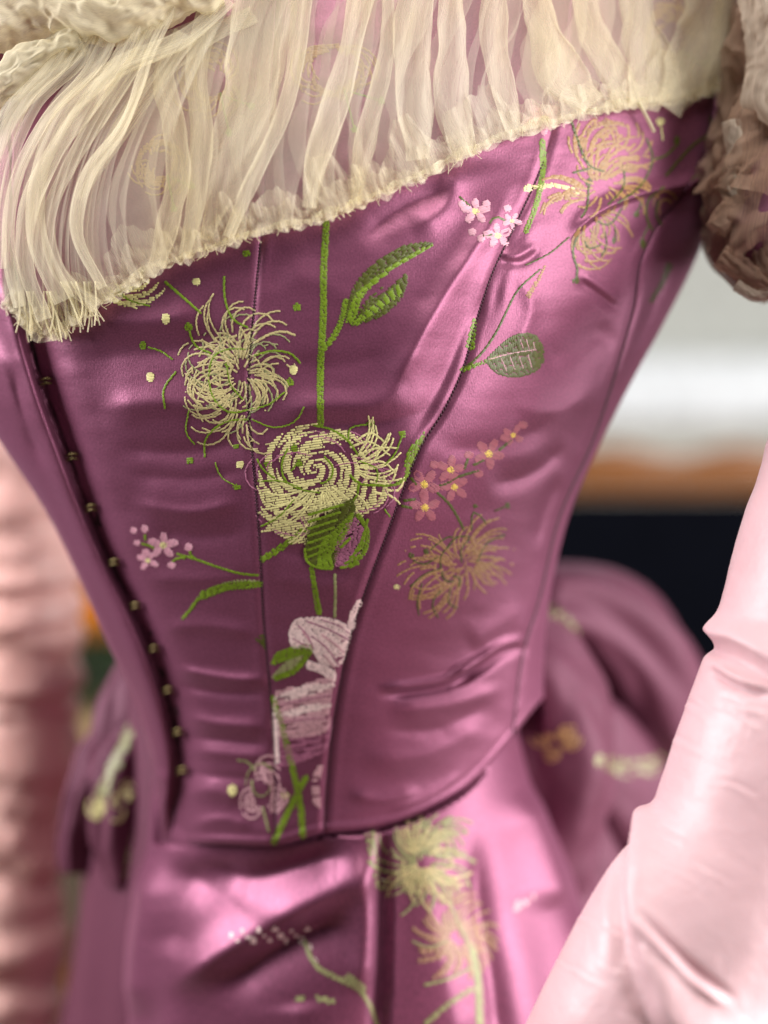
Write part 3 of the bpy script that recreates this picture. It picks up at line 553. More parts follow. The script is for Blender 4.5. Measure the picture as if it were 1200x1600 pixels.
# small blossoms: centre with petals
def blossom(x, y, r, col, ctr='yellow', n=5, a0=0, sq=1., ang=25, r2=.55):
    o = weave([(ctr, [c(x, y, r*.36, r*.36*sq)])], ang=ang+60, row=3.2, maxlen=8)
    b = mk('blossom', *o[ctr], M[ctr], bod)
    for k in range(n):
        a = math.radians(a0+360*k/n); px_, py_ = x+r*.8*math.cos(a), y+r*.8*sq*math.sin(a); tx, ty = math.cos(a), math.sin(a)*sq
        q = [(px_+tx*r*.62*math.cos(b_)-ty*r*.40*math.sin(b_), py_+ty*r*.62*math.cos(b_)+tx*r*.40*math.sin(b_)) for b_ in np.linspace(0, 2*math.pi, 11)[:-1]]
        o = weave([(col, [pl(q)])], ang=ang, row=3.2, maxlen=20)
        if col in o: mk('petal', *o[col], M[col], b)
def bud(x, y, rx, ry, col, ang=25):
    mk('bud', *weave([(col, [c(x, y, rx, ry)])], ang=ang, row=3.2, maxlen=20)[col], M[col], bod)
for x, y, r, a0 in ((663, 757, 19, 20), (704, 734, 17, -10), (710, 761, 17, 40), (764, 709, 18, 10), (664, 793, 18, -20)): blossom(x, y, r, 'salmon', a0=a0, ang=-28)
blossom(802, 680, 13, 'salmon', a0=-60, n=4, ang=-28)
for x, y in ((679, 726), (733, 711), (748, 740), (817, 664), (789, 684)): bud(x, y, 8, 6.5, 'salmon', -28)
for x, y, rx, ry in ((459, 578, 7, 8), (235, 589, 7, 8), (307, 440, 7, 6), (259, 498, 7, 9), (375, 726, 7, 6)): bud(x, y, rx, ry, 'cream', 6)
blossom(255, 852, 18, 'pink', 'cream', 5, -88, .85, 70); blossom(231, 876, 14, 'pink', 'cream', 4, 30, .8, 70)
for x, y, rx, ry in ((226, 826, 6, 7), (295, 855, 7, 7), (268, 883, 7, 6), (209, 829, 6, 6), (228, 864, 7, 7), (214, 848, 6, 5)): bud(x, y, rx, ry, 'pink', 70)
blossom(850, 186, 26, 'pink', 'cream', 5, 90, .7, 10)
for x, y, r in ((743, 330, 18), (778, 368, 17), (800, 345, 12)): blossom(x, y, r, 'pink', 'cream', 5, r*7, .85, 20)
for x, y in ((738, 362), (752, 372), (793, 325), (760, 318), (722, 318)): bud(x, y, 7, 6, 'pink', 20)
stem([[(765, 350), (772, 338), (790, 345)], [(715, 305), (735, 322)], [(752, 370), (770, 366)]], 5, 'olive')

# ------------------------------------------------------------------ sheer bertha across the bust
ber = None
U_ = [0, .08, .16, .25, .36, .5, .62, .74, .86, 1]
def path2(u, xs, ys): return Spl(u, xs), Spl(u, ys)
TX, TY = path2(U_, [165, 215, 270, 340, 430, 560, 700, 850, 1010, 1168], [75, 60, 45, 10, -70, -80, -80, -80, -80, -80])
MX, MY = path2(U_, [38, 90, 140, 215, 335, 498, 650, 800, 985, 1163], [235, 270, 270, 250, 190, 150, 120, 90, 70, 40])
HX, HY = path2(U_, [2, 70, 140, 225, 350, 505, 655, 790, 940, 1156], [470, 522, 486, 428, 380, 336, 276, 214, 172, 138])
def bez(u, v):
    cx_, cy_ = 2*MX(u)-.5*(TX(u)+HX(u)), 2*MY(u)-.5*(TY(u)+HY(u))
    return (1-v)**2*TX(u)+2*v*(1-v)*cx_+v*v*HX(u), (1-v)**2*TY(u)+2*v*(1-v)*cy_+v*v*HY(u)
NT, NV = 1300, 110
def sheet(seed, wmin, wmax, over, lift0, lamp, mat_, name, par):
    t = np.linspace(0, 1, NT)[None]; v = np.linspace(0, 1, NV)[:, None]; wds = []; acc = 0; RR = random.Random(seed)
    while acc < 1:
        wd = RR.uniform(.012, .022) if acc < .2 else RR.uniform(wmin, wmax); wds.append((acc, wd)); acc += wd
    edges = np.array([a for a, _ in wds]+[acc]); ph = np.interp(t, edges, np.arange(len(edges))); wloc = np.interp(t, edges[:-1], [q for _, q in wds])
    nz = vnoise(t*9, v*1.6, 0, seed+21); nz2 = vnoise(t*16, v*2.2, 0, seed+22); nz3 = vnoise(t*5, v*1.1, 0, seed+23)
    ph = ph+.38*nz
    A_ = over*(1+.45*nz2+.3*nz3)*(1-.30*sstep(.6, 1, v))
    uu = np.clip(t+A_*wloc*(np.sin(2*math.pi*ph)+.28*np.sin(4*math.pi*ph+1.3))/(2*math.pi), 0, 1)
    X, Y = bez(uu, v+0*t)
    lift = lift0+(.0016+lamp*wloc)*(.5-.5*np.cos(2*math.pi*ph+.9))*(1-.5*sstep(.8, 1, v)) + .003*np.sin(math.pi*v)*(uu < .3)
    lift = lift + sstep(.7, 1, v)*.0015*np.sin(2*math.pi*ph*3.1+3*nz2) + .0011*vnoise(t*40, v*9, 0, seed+24)*sstep(.45, 1, v)
    X = X+sstep(.85, 1, v)*3*np.sin(ph*19)
    return mk(name, pt(X, Y, smooth_depth(X, Y)-lift), grid_faces(NV, NT), mat_, par, np.stack([t*2.2+0*v, v*.5+0*t], -1))
ber = sheet(5, .035, .085, 2.6, .0035, .05, M['chiffon'], 'sheer_bertha', bod)
sheet(17, .03, .07, 3.6, .0060, .04, M['chiffon'], 'sheer_layer', ber)
# doubled folds lying over the sheet
FOLDS = [([(110, 80), (40, 150), (5, 230), (-15, 330), (-20, 440)], 30, 22), ([(90, 95), (15, 180), (-25, 280), (-40, 400)], 30, 26), ([(575, -40), (548, 60), (522, 160), (496, 260), (488, 325)], 38, 26), ([(425, -40), (405, 60), (390, 160), (360, 260), (322, 375)], 88, 34), ([(322, 20), (305, 110), (318, 200), (312, 300), (285, 400)], 30, 26),
         ([(255, 110), (275, 190), (282, 270), (262, 340), (240, 415)], 32, 34), ([(395, 20), (310, 75), (230, 150), (165, 230), (120, 310)], 26, 16), ([(360, 0), (290, 60), (180, 110), (100, 180), (60, 270), (55, 370), (100, 470)], 22, 26),
         ([(185, 100), (140, 160), (80, 250), (45, 330), (40, 410), (70, 500)], 26, 24), ([(215, 90), (165, 170), (110, 260), (75, 350), (95, 430), (150, 480)], 22, 22), ([(150, 100), (70, 190), (25, 280), (12, 380), (30, 480)], 20, 18), ([(240, 70), (190, 200), (135, 280), (120, 360), (160, 450)], 18, 16), ([(130, 90), (60, 160), (30, 220), (8, 300), (2, 420)], 18, 14),
         ([(665, -40), (650, 60), (640, 160), (650, 250)], 44, 40), ([(712, -40), (705, 60), (700, 150), (735, 245)], 26, 44), ([(830, -40), (845, 40), (880, 110), (925, 165)], 30, 70), ([(770, -40), (772, 60), (790, 140), (800, 205)], 30, 40), ([(1100, -60), (1110, 40), (1080, 110), (1040, 168)], 60, 80),
         ([(905, -60), (930, 40), (955, 110), (975, 168)], 30, 50), ([(1000, -60), (1005, 40), (1010, 110), (1000, 170)], 44, 70), ([(480, -40), (470, 60), (440, 170), (400, 260), (360, 372)], 22, 24), ([(610, -40), (600, 80), (575, 200), (560, 318)], 18, 26), ([(1140, -60), (1138, 40), (1128, 110), (1110, 150)], 34, 40)]
for fi, (q, w0, w1) in enumerate(FOLDS):
    if q[0][1] > 60: q = [(q[0][0]+30, q[0][1]-60)]+q            # gathered in under the neck ruche
    cc = curve(q, 12); n = len(cc); T = np.gradient(cc, axis=0); T /= np.linalg.norm(T, axis=1)[:, None]; Nn = np.stack([-T[:, 1], T[:, 0]], 1)
    al = np.linspace(0, 1, n)[:, None]; k = np.linspace(0, 2*math.pi, 44, endpoint=False)[None]
    rope = cc[:, 0].mean() < 200
    wid = (w0+(w1-w0)*al)*(1.1 if rope else 1.15)*(1+.30*vnoise(al*3.2, fi*3.3, 0, 9))*(1-.35*sstep(.75, 1, al)*(not rope))
    # a flattened loop of cloth: front and back layer, denser where it turns over at the edges
    off = .5*np.cos(k)+.10*np.cos(2*k+fi)*np.sin(al*5+fi)+.07*vnoise(np.cos(k)*1.5+fi, np.sin(k)*1.5, al*4, 60+fi)
    thick = .0024 if rope else .0014
    hgt = thick*(1+.0*al)*np.sin(k)+.0013*np.cos(3*k+fi*1.7+4*al)*(wid/40)
    bow = 5*np.sin(al*6+fi)*(not rope)
    X = cc[:, :1]+Nn[:, :1]*(off*wid+bow); Y = cc[:, 1:]+Nn[:, 1:]*(off*wid+bow)
    jig = vnoise(X/22, Y/110, 0, 70+fi, 2)*.0009
    P = pt(X, Y, smooth_depth(X, Y)-.0055-.0008*(fi % 3)-(.003 if rope else 0)-hgt-jig)
    mk('fold', P, grid_faces(n, 44, True), M['chiffon_fold'], ber, np.stack([k*.025*wid/30+fi*.37, al*.5+0*k], -1))
# gathered hem ruffle: crimped band along the lower edge
us = np.linspace(.0, 1, 1300); hx, hy = bez(us, np.ones_like(us)); hl = np.concatenate([[0], np.cumsum(np.hypot(np.diff(hx), np.diff(hy)))])
def ruffle(name, out, inn, per, amp, seed, mat_, lift0):
    vv = np.linspace(0, 1, 16)[:, None]; a = np.cumsum(1+.5*vnoise(hl/40, 0, 0, seed))*(hl[-1]/1300)/per
    tx, ty = np.gradient(hx), np.gradient(hy); L = np.hypot(tx, ty); nx, ny = -ty/L, tx/L
    rag = 1+.9*vnoise(hl/26, 0, 0, seed+1)[None]+.4*np.sin(2*math.pi*a)[None]
    inr = inn*(.75+.55*vnoise(hl/30, 3, 0, seed+5)[None]); w_ = -inr+(inr+out*rag)*vv
    sway = 4*np.sin(2*math.pi*a*.37+1)[None]*vv
    X = hx+nx*w_+tx/L*sway; Y = hy+ny*w_+ty/L*sway
    h = lift0+amp*np.sin(2*math.pi*a+1.2*vv)[...]*(0.35+.65*np.abs(vv-.45)*1.8)+.0012*vnoise(hl[None]/9, vv*3, 0, seed+2)-.0026*(np.exp(-((vv-.6)/.13)**2))
    return mk(name, pt(X, Y, smooth_depth(X, Y)-h), grid_faces(16, 1300), mat_, ber, np.stack([hl[None]/260+0*vv, vv*.2+0*hl[None]], -1))
ruffle('hem_ruffle', 6, 9, 19, .0017, 81, M['ruffle'], .0050)
ruffle('hem_ruffle', 7, 75, 31, .0032, 91, M['chiffon_fold'], .0066)
ruffle('hem_ruffle', 3, 40, 17, .0020, 95, M['chiffon_fold'], .0060)
# frayed threads at the hem
def fray(q, r=.00028, lift=.006):
    q = curve(q, 5); return tube(pt(q[:, 0], q[:, 1], smooth_depth(q[:, 0], q[:, 1])-lift), r, 5)
Rf = random.Random(12); parts = []
for i in range(90):
    k = Rf.randrange(1300); x, y = hx[k], hy[k]; L = Rf.uniform(6, 17)
    parts.append(fray([(x+Rf.uniform(-4, 4), y-8), (x+Rf.uniform(-5, 5), y+L*.5), (x+Rf.uniform(-9, 9), y+L)], .00018, Rf.uniform(.003, .008)))
for i in range(46):
    x = Rf.uniform(30, 155); y = 505 if x < 110 else 490
    parts.append(fray([(x-Rf.uniform(0, 20), y-50), (x, y-10), (x+Rf.uniform(-6, 14), y+Rf.uniform(10, 30))], .00035, Rf.uniform(.004, .010)))
fz = mk('frayed_threads', *merge(parts), M['ruffle'], ber); fz['kind'] = 'stuff'
mk('loose_thread', *fray([(998, 160), (1010, 182), (1022, 206)], .0009, .007), M['ruffle'], ber)
# gathered ruche at the neckline, upper left
def ruche(q, rad, dep, mat_, name, seed, amp=.45, seg=90, step=40, par=None):
    cc = curve(q, step); P = pt(cc[:, 0], cc[:, 1], smooth_depth(np.clip(cc[:, 0], -150, 1150), cc[:, 1])-dep); n = len(P)
    s_ = np.linspace(0, len(q)*1.0, n)[:, None]
    def dsp(th, i):
        a = vnoise(np.cos(th)*1.6+s_*1.2, np.sin(th)*1.6, s_*2.6, seed, 2); b = 1-np.abs(vnoise(np.cos(th)*1.5, np.sin(th)*1.5+s_*.7, s_*1.6, seed+1, 2))
        return 1+amp*(.6*a+.8*(b-.7))
    V, F = tube(P, rad, seg, True, dsp)
    th = np.linspace(0, 2, seg)[None]+0*s_
    return mk(name, V, F, mat_, par or bod, np.stack([th, s_+0*th], -1))
ruche([(-220, 115), (-140, 85), (-60, 62), (20, 28), (90, 12), (170, 32), (250, 0), (340, -30)], .0115, .010, M['ruche'], 'neck_ruche', 101, .42)
ruche([(-200, 330), (-130, 250), (-60, 190), (0, 140), (60, 95), (130, 60)], .008, .006, M['ruche'], 'neck_ruche', 105, .5)

# ------------------------------------------------------------------ puffed sleeve
def sleeve_shell(extra, seed, amp, n=150, seg=220, lo=-120, hi=468):
    ys = np.linspace(lo, hi, n)[:, None]; th = np.linspace(0, 2*math.pi, seg, endpoint=False)[None]
    cxx = Spl([-120, 0, 150, 300, 400, 470], [1245, 1238, 1228, 1216, 1202, 1190])(ys)
    rr = Spl([-120, 0, 60, 130, 200, 280, 350, 400, 440, 460, 468], [78, 72, 84, 80, 92, 108, 114, 98, 58, 26, 4])(ys)
    f = np.sin(th*7+ys/35+2*vnoise(ys/120, np.cos(th)*1.5, np.sin(th)*1.5, seed))
    wr = 1-np.abs(vnoise(np.cos(th)*2.0+ys/90, np.sin(th)*2.0, ys/75, seed+1, 2)); cr = .6*(1-2*np.abs(vnoise(np.cos(th)*3.2, np.sin(th)*3.2, ys/45, seed+2, 2)))
    R = (rr+extra)*(1+amp*(.05*f+.20*(wr-.6)+.055*cr))
    X = cxx+R*np.cos(th); d = .685+R*np.sin(th)*.00031*1.1
    Y = ys+10*amp*vnoise(np.cos(th)*2, np.sin(th)*2, ys/50, seed+5)
    return pt(X, Y+0*th, d), grid_faces(n, seg, True), np.stack([th/6.28*1.5+0*ys, ys/900+0*th], -1)
V, F, uv = sleeve_shell(-8, 201, .4); slv = mk('sleeve', V, F, M['satin_shade'], bod, uv)
V, F, uv = sleeve_shell(0, 211, 1.0); mk('sheer_overlay', V, F, M['organza'], slv, uv)
V, F, uv = sleeve_shell(9, 221, 1.25, 120, 200, -120, 300); mk('sheer_overlay', V, F, M['organza'], slv, uv)
for q, rd, dp, sd, mm in (([(1180, -40), (1196, 40), (1200, 110), (1192, 160), (1225, 190)], .0085, .018, 301, 'organza_pale'), ([(1130, 300), (1150, 260), (1185, 240), (1230, 250)], .004, .012, 303, 'organza'), ([(1120, 360), (1150, 320), (1190, 310), (1230, 330)], .005, .014, 305, 'organza'),
                      ([(1142, 190), (1150, 240), (1140, 290), (1160, 330)], .004, .012, 307, 'organza_pale'), ([(1180, 300), (1175, 350), (1190, 400), (1220, 440)], .005, .016, 309, 'organza'), ([(1125, 400), (1160, 420), (1195, 440), (1230, 400)], .005, .010, 311, 'organza'), ([(1150, 445), (1180, 462), (1210, 455)], .0025, .014, 313, 'organza_pale')):
    cc = curve(q, 16); n = len(cc); th = np.linspace(0, 2*math.pi, 40, endpoint=False)[None]; s_ = np.linspace(0, 4, n)[:, None]
    V, F = tube(pt(cc[:, 0], cc[:, 1], .662-dp*.3), rd, 40, True, lambda th, i: .75+.5*(1-np.abs(vnoise(np.cos(th)*1.8+s_, np.sin(th)*1.8, s_*1.4, sd, 3))))
    mk('organza_fold', V, F, M[mm], slv, np.stack([th/3+0*s_, s_*.1+0*th], -1))

# ------------------------------------------------------------------ skirt
ax = pt(535, 1215, .782); ZW = ax[2]
sk = empty('skirt', (ax[0], ax[1], 0), 'plum satin skirt with pleated front and draped bustle below the bodice point', 'skirt')
RZ = Spl([-1.2, -.9, -.45, -.25, -.15, -.08, -.03, .0, .05, .09], [.46, .38, .215, .150, .129, .119, .110, .104, .094, .085])
WS = [([(250, 1345), (330, 1400), (400, 1440), (470, 1430)], 30, -.004, 'r'), ([(620, 1320), (540, 1370), (440, 1430), (330, 1500), (250, 1560)], 30, .010, 'r'), ([(560, 1330), (470, 1362), (380, 1380), (290, 1350)], 26, -.009, 'r'), ([(560, 1440), (450, 1480), (330, 1560)], 34, -.008, 'r'),
      ([(232, 1330), (238, 1400), (226, 1480), (215, 1600)], 26, .007, 'r'), ([(300, 1340), (280, 1420), (268, 1500)], 24, -.003, 'r'), ([(604, 1270), (606, 1400), (604, 1520), (596, 1680)], 17, -.012, 'o'), ([(650, 1280), (665, 1400), (690, 1520), (720, 1680)], 42, .005, 'r'), ([(560, 1320), (570, 1420), (560, 1560)], 22, .006, 'r'),
      ([(745, 1290), (755, 1400), (770, 1500), (790, 1680)], 18, -.006, 'r'), ([(800, 1230), (850, 1340), (870, 1430)], 34, .008, 'r'), ([(470, 1560), (480, 1640)], 40, .004, 'r')]
nz_, nt_ = 330, 520
zz = np.concatenate([np.linspace(.09, -.24, 260), np.linspace(-.25, -ZW+.004, 70)])[:, None]; th = np.linspace(0, 2*math.pi, nt_, endpoint=False)[None]
def skirt_surface(push=0., seed=400, xo=0.):
    pl_ = sstep(.02, -.5, zz)*.05*np.cos(th*16+2*vnoise(np.cos(th), np.sin(th), zz*2, seed)) + .012*np.cos(th*9+1)*sstep(.05, -.15, zz)
    R = (RZ(zz)+push)*(1+pl_)
    P = np.stack([ax[0]+xo+R*np.sin(th)*(1+.20*sstep(0, .6, np.sin(th))*sstep(.03, -.13, zz)), ax[1]-R*.95*np.cos(th), ZW+zz+0*th], -1)
    return P
P = skirt_surface(); px, py, dd = project(P)
front = (np.cos(th) > -.1)+0*zz > 0
h = np.where(front, .62*wrinkles(px, py, WS), 0)+.0012*vnoise(px/120, py/120, 0, 410, 2)*(front)
rad = np.stack([np.sin(th)+0*zz, -np.cos(th)+0*zz, 0*th+0*zz], -1)
P = P+rad*h[..., None]
px, py, dd = project(P)
lim = smooth_depth(px, py)+.0055; k = front & (py < HEM(px)+6) & (dd < lim) & (px > 150) & (px < 900)
P = np.where(k[..., None], CAM+(P-CAM)*(lim/dd)[..., None], P)
skv = P
skirt_front = mk('skirt_panel', P, grid_faces(nz_, nt_, True), M['satin'], sk, np.stack([th*.35+0*zz, zz*1.0+0*th], -1))
P2 = skirt_surface(.028, 440, -.012)[::2, ::2]; P2 = P2+np.array([0, .075, 0]); P2 = P2[15:]
mk('underskirt', P2, grid_faces(P2.shape[0], P2.shape[1], True), M['satin_shade'], sk, np.stack([(th*.35+0*zz)[::2, ::2][15:], (zz+0*th)[::2, ::2][15:]], -1))
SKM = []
def swag(q, rad, dep, seed, mat_='satin_shade', fold=.16, flat=1.):
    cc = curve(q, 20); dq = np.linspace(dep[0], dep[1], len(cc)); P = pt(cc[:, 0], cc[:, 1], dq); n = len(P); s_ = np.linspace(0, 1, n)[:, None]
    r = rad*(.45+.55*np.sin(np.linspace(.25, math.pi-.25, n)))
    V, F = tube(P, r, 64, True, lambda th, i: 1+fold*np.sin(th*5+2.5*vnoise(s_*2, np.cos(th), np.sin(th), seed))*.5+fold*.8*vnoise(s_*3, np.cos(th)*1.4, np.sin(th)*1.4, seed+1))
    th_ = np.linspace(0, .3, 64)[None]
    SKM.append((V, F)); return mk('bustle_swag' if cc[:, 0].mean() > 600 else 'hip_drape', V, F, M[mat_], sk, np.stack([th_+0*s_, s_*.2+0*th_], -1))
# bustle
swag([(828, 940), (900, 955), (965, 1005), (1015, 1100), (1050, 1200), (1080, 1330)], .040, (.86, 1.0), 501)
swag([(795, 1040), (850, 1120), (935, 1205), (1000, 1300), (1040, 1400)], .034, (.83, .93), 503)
swag([(800, 1180), (850, 1260), (900, 1380), (930, 1500), (945, 1700)], .032, (.835, .88), 505, 'satin_shade')
swag([(900, 1060), (950, 1200), (990, 1350), (1000, 1500), (1010, 1700)], .06, (1.0, 1.02), 507, 'satin_shade')
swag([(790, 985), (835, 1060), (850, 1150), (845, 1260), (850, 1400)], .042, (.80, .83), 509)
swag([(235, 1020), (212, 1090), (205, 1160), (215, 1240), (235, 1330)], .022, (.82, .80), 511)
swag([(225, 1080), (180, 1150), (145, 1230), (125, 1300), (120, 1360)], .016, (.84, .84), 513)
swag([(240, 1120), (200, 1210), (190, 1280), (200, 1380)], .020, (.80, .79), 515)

from mathutils.bvhtree import BVHTree
dg_faces = grid_faces(nz_, nt_, True)
bvv, bvf = merge([(skv, dg_faces)]+SKM); bv = BVHTree.FromPolygons([tuple(q) for q in bvv], bvf)
def on_skirt(X, Y, lift=0.):
    lift = np.broadcast_to(lift, X.shape); out = []
    D = FW + ((X-600)*K)[:, None]*RT - ((Y-800)*K)[:, None]*UP
    o_ = Vector(CAM)
    for i in range(len(X)):
        hit = bv.ray_cast(o_, Vector(D[i]).normalized())
        q = np.array(hit[0]) if hit[0] is not None else CAM+D[i]*.75
        dv = D[i]/np.linalg.norm(D[i]); out.append(q-dv*lift[i]*1.6)
    return np.array(out)
def smotif(names, layers, **kw): return motif(names, layers, parent=sk, fn=on_skirt, **kw)
smotif([('pale_cream', 'chrysanthemum'), ('sage', 'chrysanthemum_outline')], [('sage', fan(660, 1350, 0, 360, 40, 92, 92, 45, 601, 6, 5)), ('pale_cream', fan(662, 1335, -180, 0, 16, 62, 66, 50, 602, 7, 5) + fan(660, 1350, 20, 170, 18, 85, 80, -45, 603, 7, 5) + arcs(662, 1352, 40, 55, [(.3, 0, 200), (.55, 30, 120), (.55, 220, 300), (.8, 100, 190)], 9))], ang=5, row=5.5)
smotif([('tan', 'chrysanthemum'), ('sage', 'stamen')], [('tan', fan(710, 1465, 0, 360, 34, 72, 72, 40, 604, 8, 6) + fan(705, 1420, -150, -30, 10, 60, 60, 40, 605, 7, 5)), ('sage', [s([(660, 1540), (700, 1530), (740, 1510)], 7), s([(738, 1480), (746, 1520), (750, 1600)], 13), s([(700, 1400), (715, 1440), (735, 1480)], 6), s([(642, 1470), (670, 1480), (700, 1470)], 5), s([(665, 1600), (700, 1570), (738, 1545)], 8)])], ang=10, row=5.5)
smotif([('sage', 'chrysanthemum')], [('sage', fan(680, 1285, -20, 200, 16, 60, 60, 30, 606, 7, 5))], ang=5, row=5.5)
smotif([('white', 'blossom_sprig'), ('sage', 'stem')], [('white', [c(362+i*8.5, 1462+9*math.sin(i*2.1), 4.5+1.5*math.sin(i*5)) for i in range(15)] + [c(484, 1480, 5), c(492, 1502, 5)], .15), ('sage', [s([(475, 1470), (495, 1510), (530, 1530), (560, 1545), (580, 1575), (592, 1610)], 8), s([(465, 1562), (495, 1560), (520, 1565)], 9), s([(545, 1530), (565, 1545)], 16)]), ('cream', [c(485, 1560, 9)])], ang=5, row=5.5)
smotif([('blush', 'blossom')], [('blush', [c(810, 1415, 7), c(822, 1408, 6), c(834, 1400, 4), c(805, 1424, 4)], .2)], ang=5, row=5.5)
smotif([('sage', 'leaf')], [('sage', [s([(578, 1300), (584, 1340), (590, 1380)], 18, 8)], .3)], ang=15, row=5.5)

smotif([('sage', 'leaf')], [('sage', [s([(222, 1100), (190, 1170), (160, 1240)], 16, 22)], .2)], ang=60, row=5.5)
smotif([('cream', 'chrysanthemum')], [('cream', curls(195, 1250, 28, 45, 14, .8, 611, 6, 5, .1) + [c(150, 1262, 14, 20)], .1)], ang=60, row=5.5)
smotif([('sage', 'leaf')], [('sage', [s([(215, 1290), (205, 1330), (196, 1370)], 12, 8)], .2)], ang=60, row=5.5)
smotif([('gold', 'chrysanthemum')], [('gold', curls(870, 1160, 45, 35, 20, .8, 613, 7, 5, .1), .2)], ang=20, row=5.5)
smotif([('sage', 'leaf')], [('sage', [s([(940, 1190), (980, 1200), (1030, 1195)], 22, 30)], .35)], ang=20, row=5.5)
smotif([('sage', 'leaf')], [('sage', [s([(862, 955), (880, 965), (900, 990)], 16, 12)], .35)], ang=20, row=5.5)

# ------------------------------------------------------------------ gloves
def glove(name, label, cpts, rad, deps, rings, mat_, seed, wr=None, n=420, seg=220, crin=1.):
    cc = curve([(x, y) for x, y, *_ in cpts], 60); m = len(cc); idx = np.linspace(0, 1, m)
    key = np.linspace(0, 1, len(cpts)); dq = Spl(key, deps)(idx); rq = Spl(key, rad)(idx)
    Pc = pt(cc[:, 0], cc[:, 1], dq); Tn = np.gradient(Pc, axis=0); Tn /= np.linalg.norm(Tn, axis=1)[:, None]
    A = np.cross(Tn, np.array([0, 1., 0])); A /= np.linalg.norm(A, axis=1)[:, None]; B = np.cross(Tn, A)
    th = np.linspace(0, 2*math.pi, seg, endpoint=False)[None]; yl = cc[:, 1:2]
    R = rq[:, None]*np.ones_like(th)
    # fine soft crumple of thin leather
    R = R*(1+crin*(.012*vnoise(np.cos(th)*1.3, np.sin(th)*1.3, yl/120, seed)+.005*(1-np.abs(vnoise(np.cos(th)*2.5, np.sin(th)*2.5, yl/45, seed+1, 3)))))
    for y0, dy, wd, amp in rings:            # slack folds round the arm; dy tilts and bows the ring
        t_ = (yl-y0-dy*np.sin(th*1.0+.3)-14*vnoise(np.cos(th)*1.2, np.sin(th)*1.2, y0*.13, seed+7))/wd
        R = R+amp*np.where(t_ < 0, np.exp(-(t_/1.6)**2), np.exp(-(t_/.5)**2))-amp*.75*np.exp(-((t_-1.5)/.7)**2)
    P = Pc[:, None]+R[..., None]*(np.cos(th)[..., None]*A[:, None]+np.sin(th)[..., None]*B[:, None])
    if wr:
        px, py, _ = project(P); hh = wrinkles(px, py, wr); N = (P-Pc[:, None]); N /= np.linalg.norm(N, axis=2)[..., None]
        fr = (((CAM-P)*N).sum(2) > 0); P = P+N*(hh*fr)[..., None]
    root = empty(name, Pc[-1], label, 'glove', 'long kid gloves on the arms')
    F = grid_faces(m, seg, True).tolist()+[list(range(seg))]+[list(range((m-1)*seg, m*seg))[::-1]]
    mk('glove_arm', P, F, mat_, root, np.stack([th*.4+0*yl, yl/1000+0*th], -1))
    # hand below the frame: palm and fingers hanging down
    e, dn = Pc[-1], Tn[-1]; sd_ = A[-1]; r = rq[-1]
    V, F = tube(np.array([e-dn*.01, e+dn*.03, e+dn*.07, e+dn*.10]), np.array([r, r*1.02, r*1.05, r*.85]), 32)
    hand = mk('hand', V, F, mat_, root)
    for kf, (ox, ln, rf) in enumerate(((-1.5, .055, .0085), (-.5, .068, .009), (.5, .073, .009), (1.5, .066, .0088))):
        b0 = e+dn*.09+sd_*ox*r*.42; q = [b0, b0+dn*ln*.5+FW*.004, b0+dn*ln+FW*.014]
        mk('finger', *tube(curve(q, 6), np.linspace(rf, rf*.75, 13), 16), mat_, hand)
    b0 = e+dn*.035-sd_*r*.9; mk('thumb', *tube(curve([b0, b0+dn*.03-sd_*.012, b0+dn*.06-sd_*.010], 6), np.linspace(.011, .008, 13), 16), mat_, hand)
    return root
RG = random.Random(77)
glove('kid_glove', 'smooth pale pink leather long glove with slack folds beside the puffed sleeve', [(1440, 330), (1392, 520), (1358, 690), (1304, 860), (1262, 1030), (1212, 1190), (1160, 1340), (1084, 1450), (1000, 1590), (915, 1750), (850, 1900)],
      [.036, .038, .040, .0405, .041, .042, .0425, .042, .0405, .038, .036], [.66, .64, .62, .605, .60, .59, .585, .58, .58, .59, .60], [(1045, 45, 17, .0042), (1440, 95, 22, .0050), (760, 40, 40, .001)], M['kid'], 701,
      wr=[([(1105, 1038), (1150, 1066), (1215, 1085)], 9, -.0026, 'c'), ([(985, 1420), (1030, 1470), (1085, 1525), (1150, 1572)], 10, .0026, 'c'), ([(975, 1440), (1040, 1500), (1120, 1545)], 16, -.0014, 'r'), ([(1120, 1090), (1170, 1105), (1200, 1115)], 6, .0006, 'c')]
         + [([(x, y), (x+L*.5, y+L*.22+b), (x+L, y+L*.5)], w_, a_, 'c') for x, y, L, b, w_, a_ in [(RG.uniform(985, 1170)-(yy-1100)*.33, yy, RG.uniform(25, 95), RG.uniform(-8, 8), RG.uniform(2.5, 6), RG.uniform(.00010, .00032)) for yy in [RG.uniform(1040, 1590) for _ in range(46)]]])
rg = [(y, 18*math.sin(y), 20+8*math.sin(y*.7), .0030+.0014*math.sin(y*1.3)) for y in (720, 775, 830, 905, 950, 1010, 1065, 1110, 1170, 1215, 1275, 1330, 1395, 1440, 1500, 1570)]
glove('kid_glove', 'blurred salmon pink leather long glove ruched in many close wrinkles beyond the bodice opening', [(2, 480), (16, 650), (28, 820), (30, 1000), (26, 1180), (12, 1350), (10, 1520), (6, 1700), (0, 1850)],
      [.038, .039, .040, .0405, .0395, .038, .039, .037, .035], [.94, .945, .95, .955, .96, .965, .97, .98, .99], rg, M['kid_far'], 751, crin=2.)

# ------------------------------------------------------------------ things far behind
def at(px_, py_, y):                         # world point on the plane Y = y
    d = FW+(px_-600)*K*RT-(py_-800)*K*UP; return CAM+d*((y-CAM[1])/d[1])
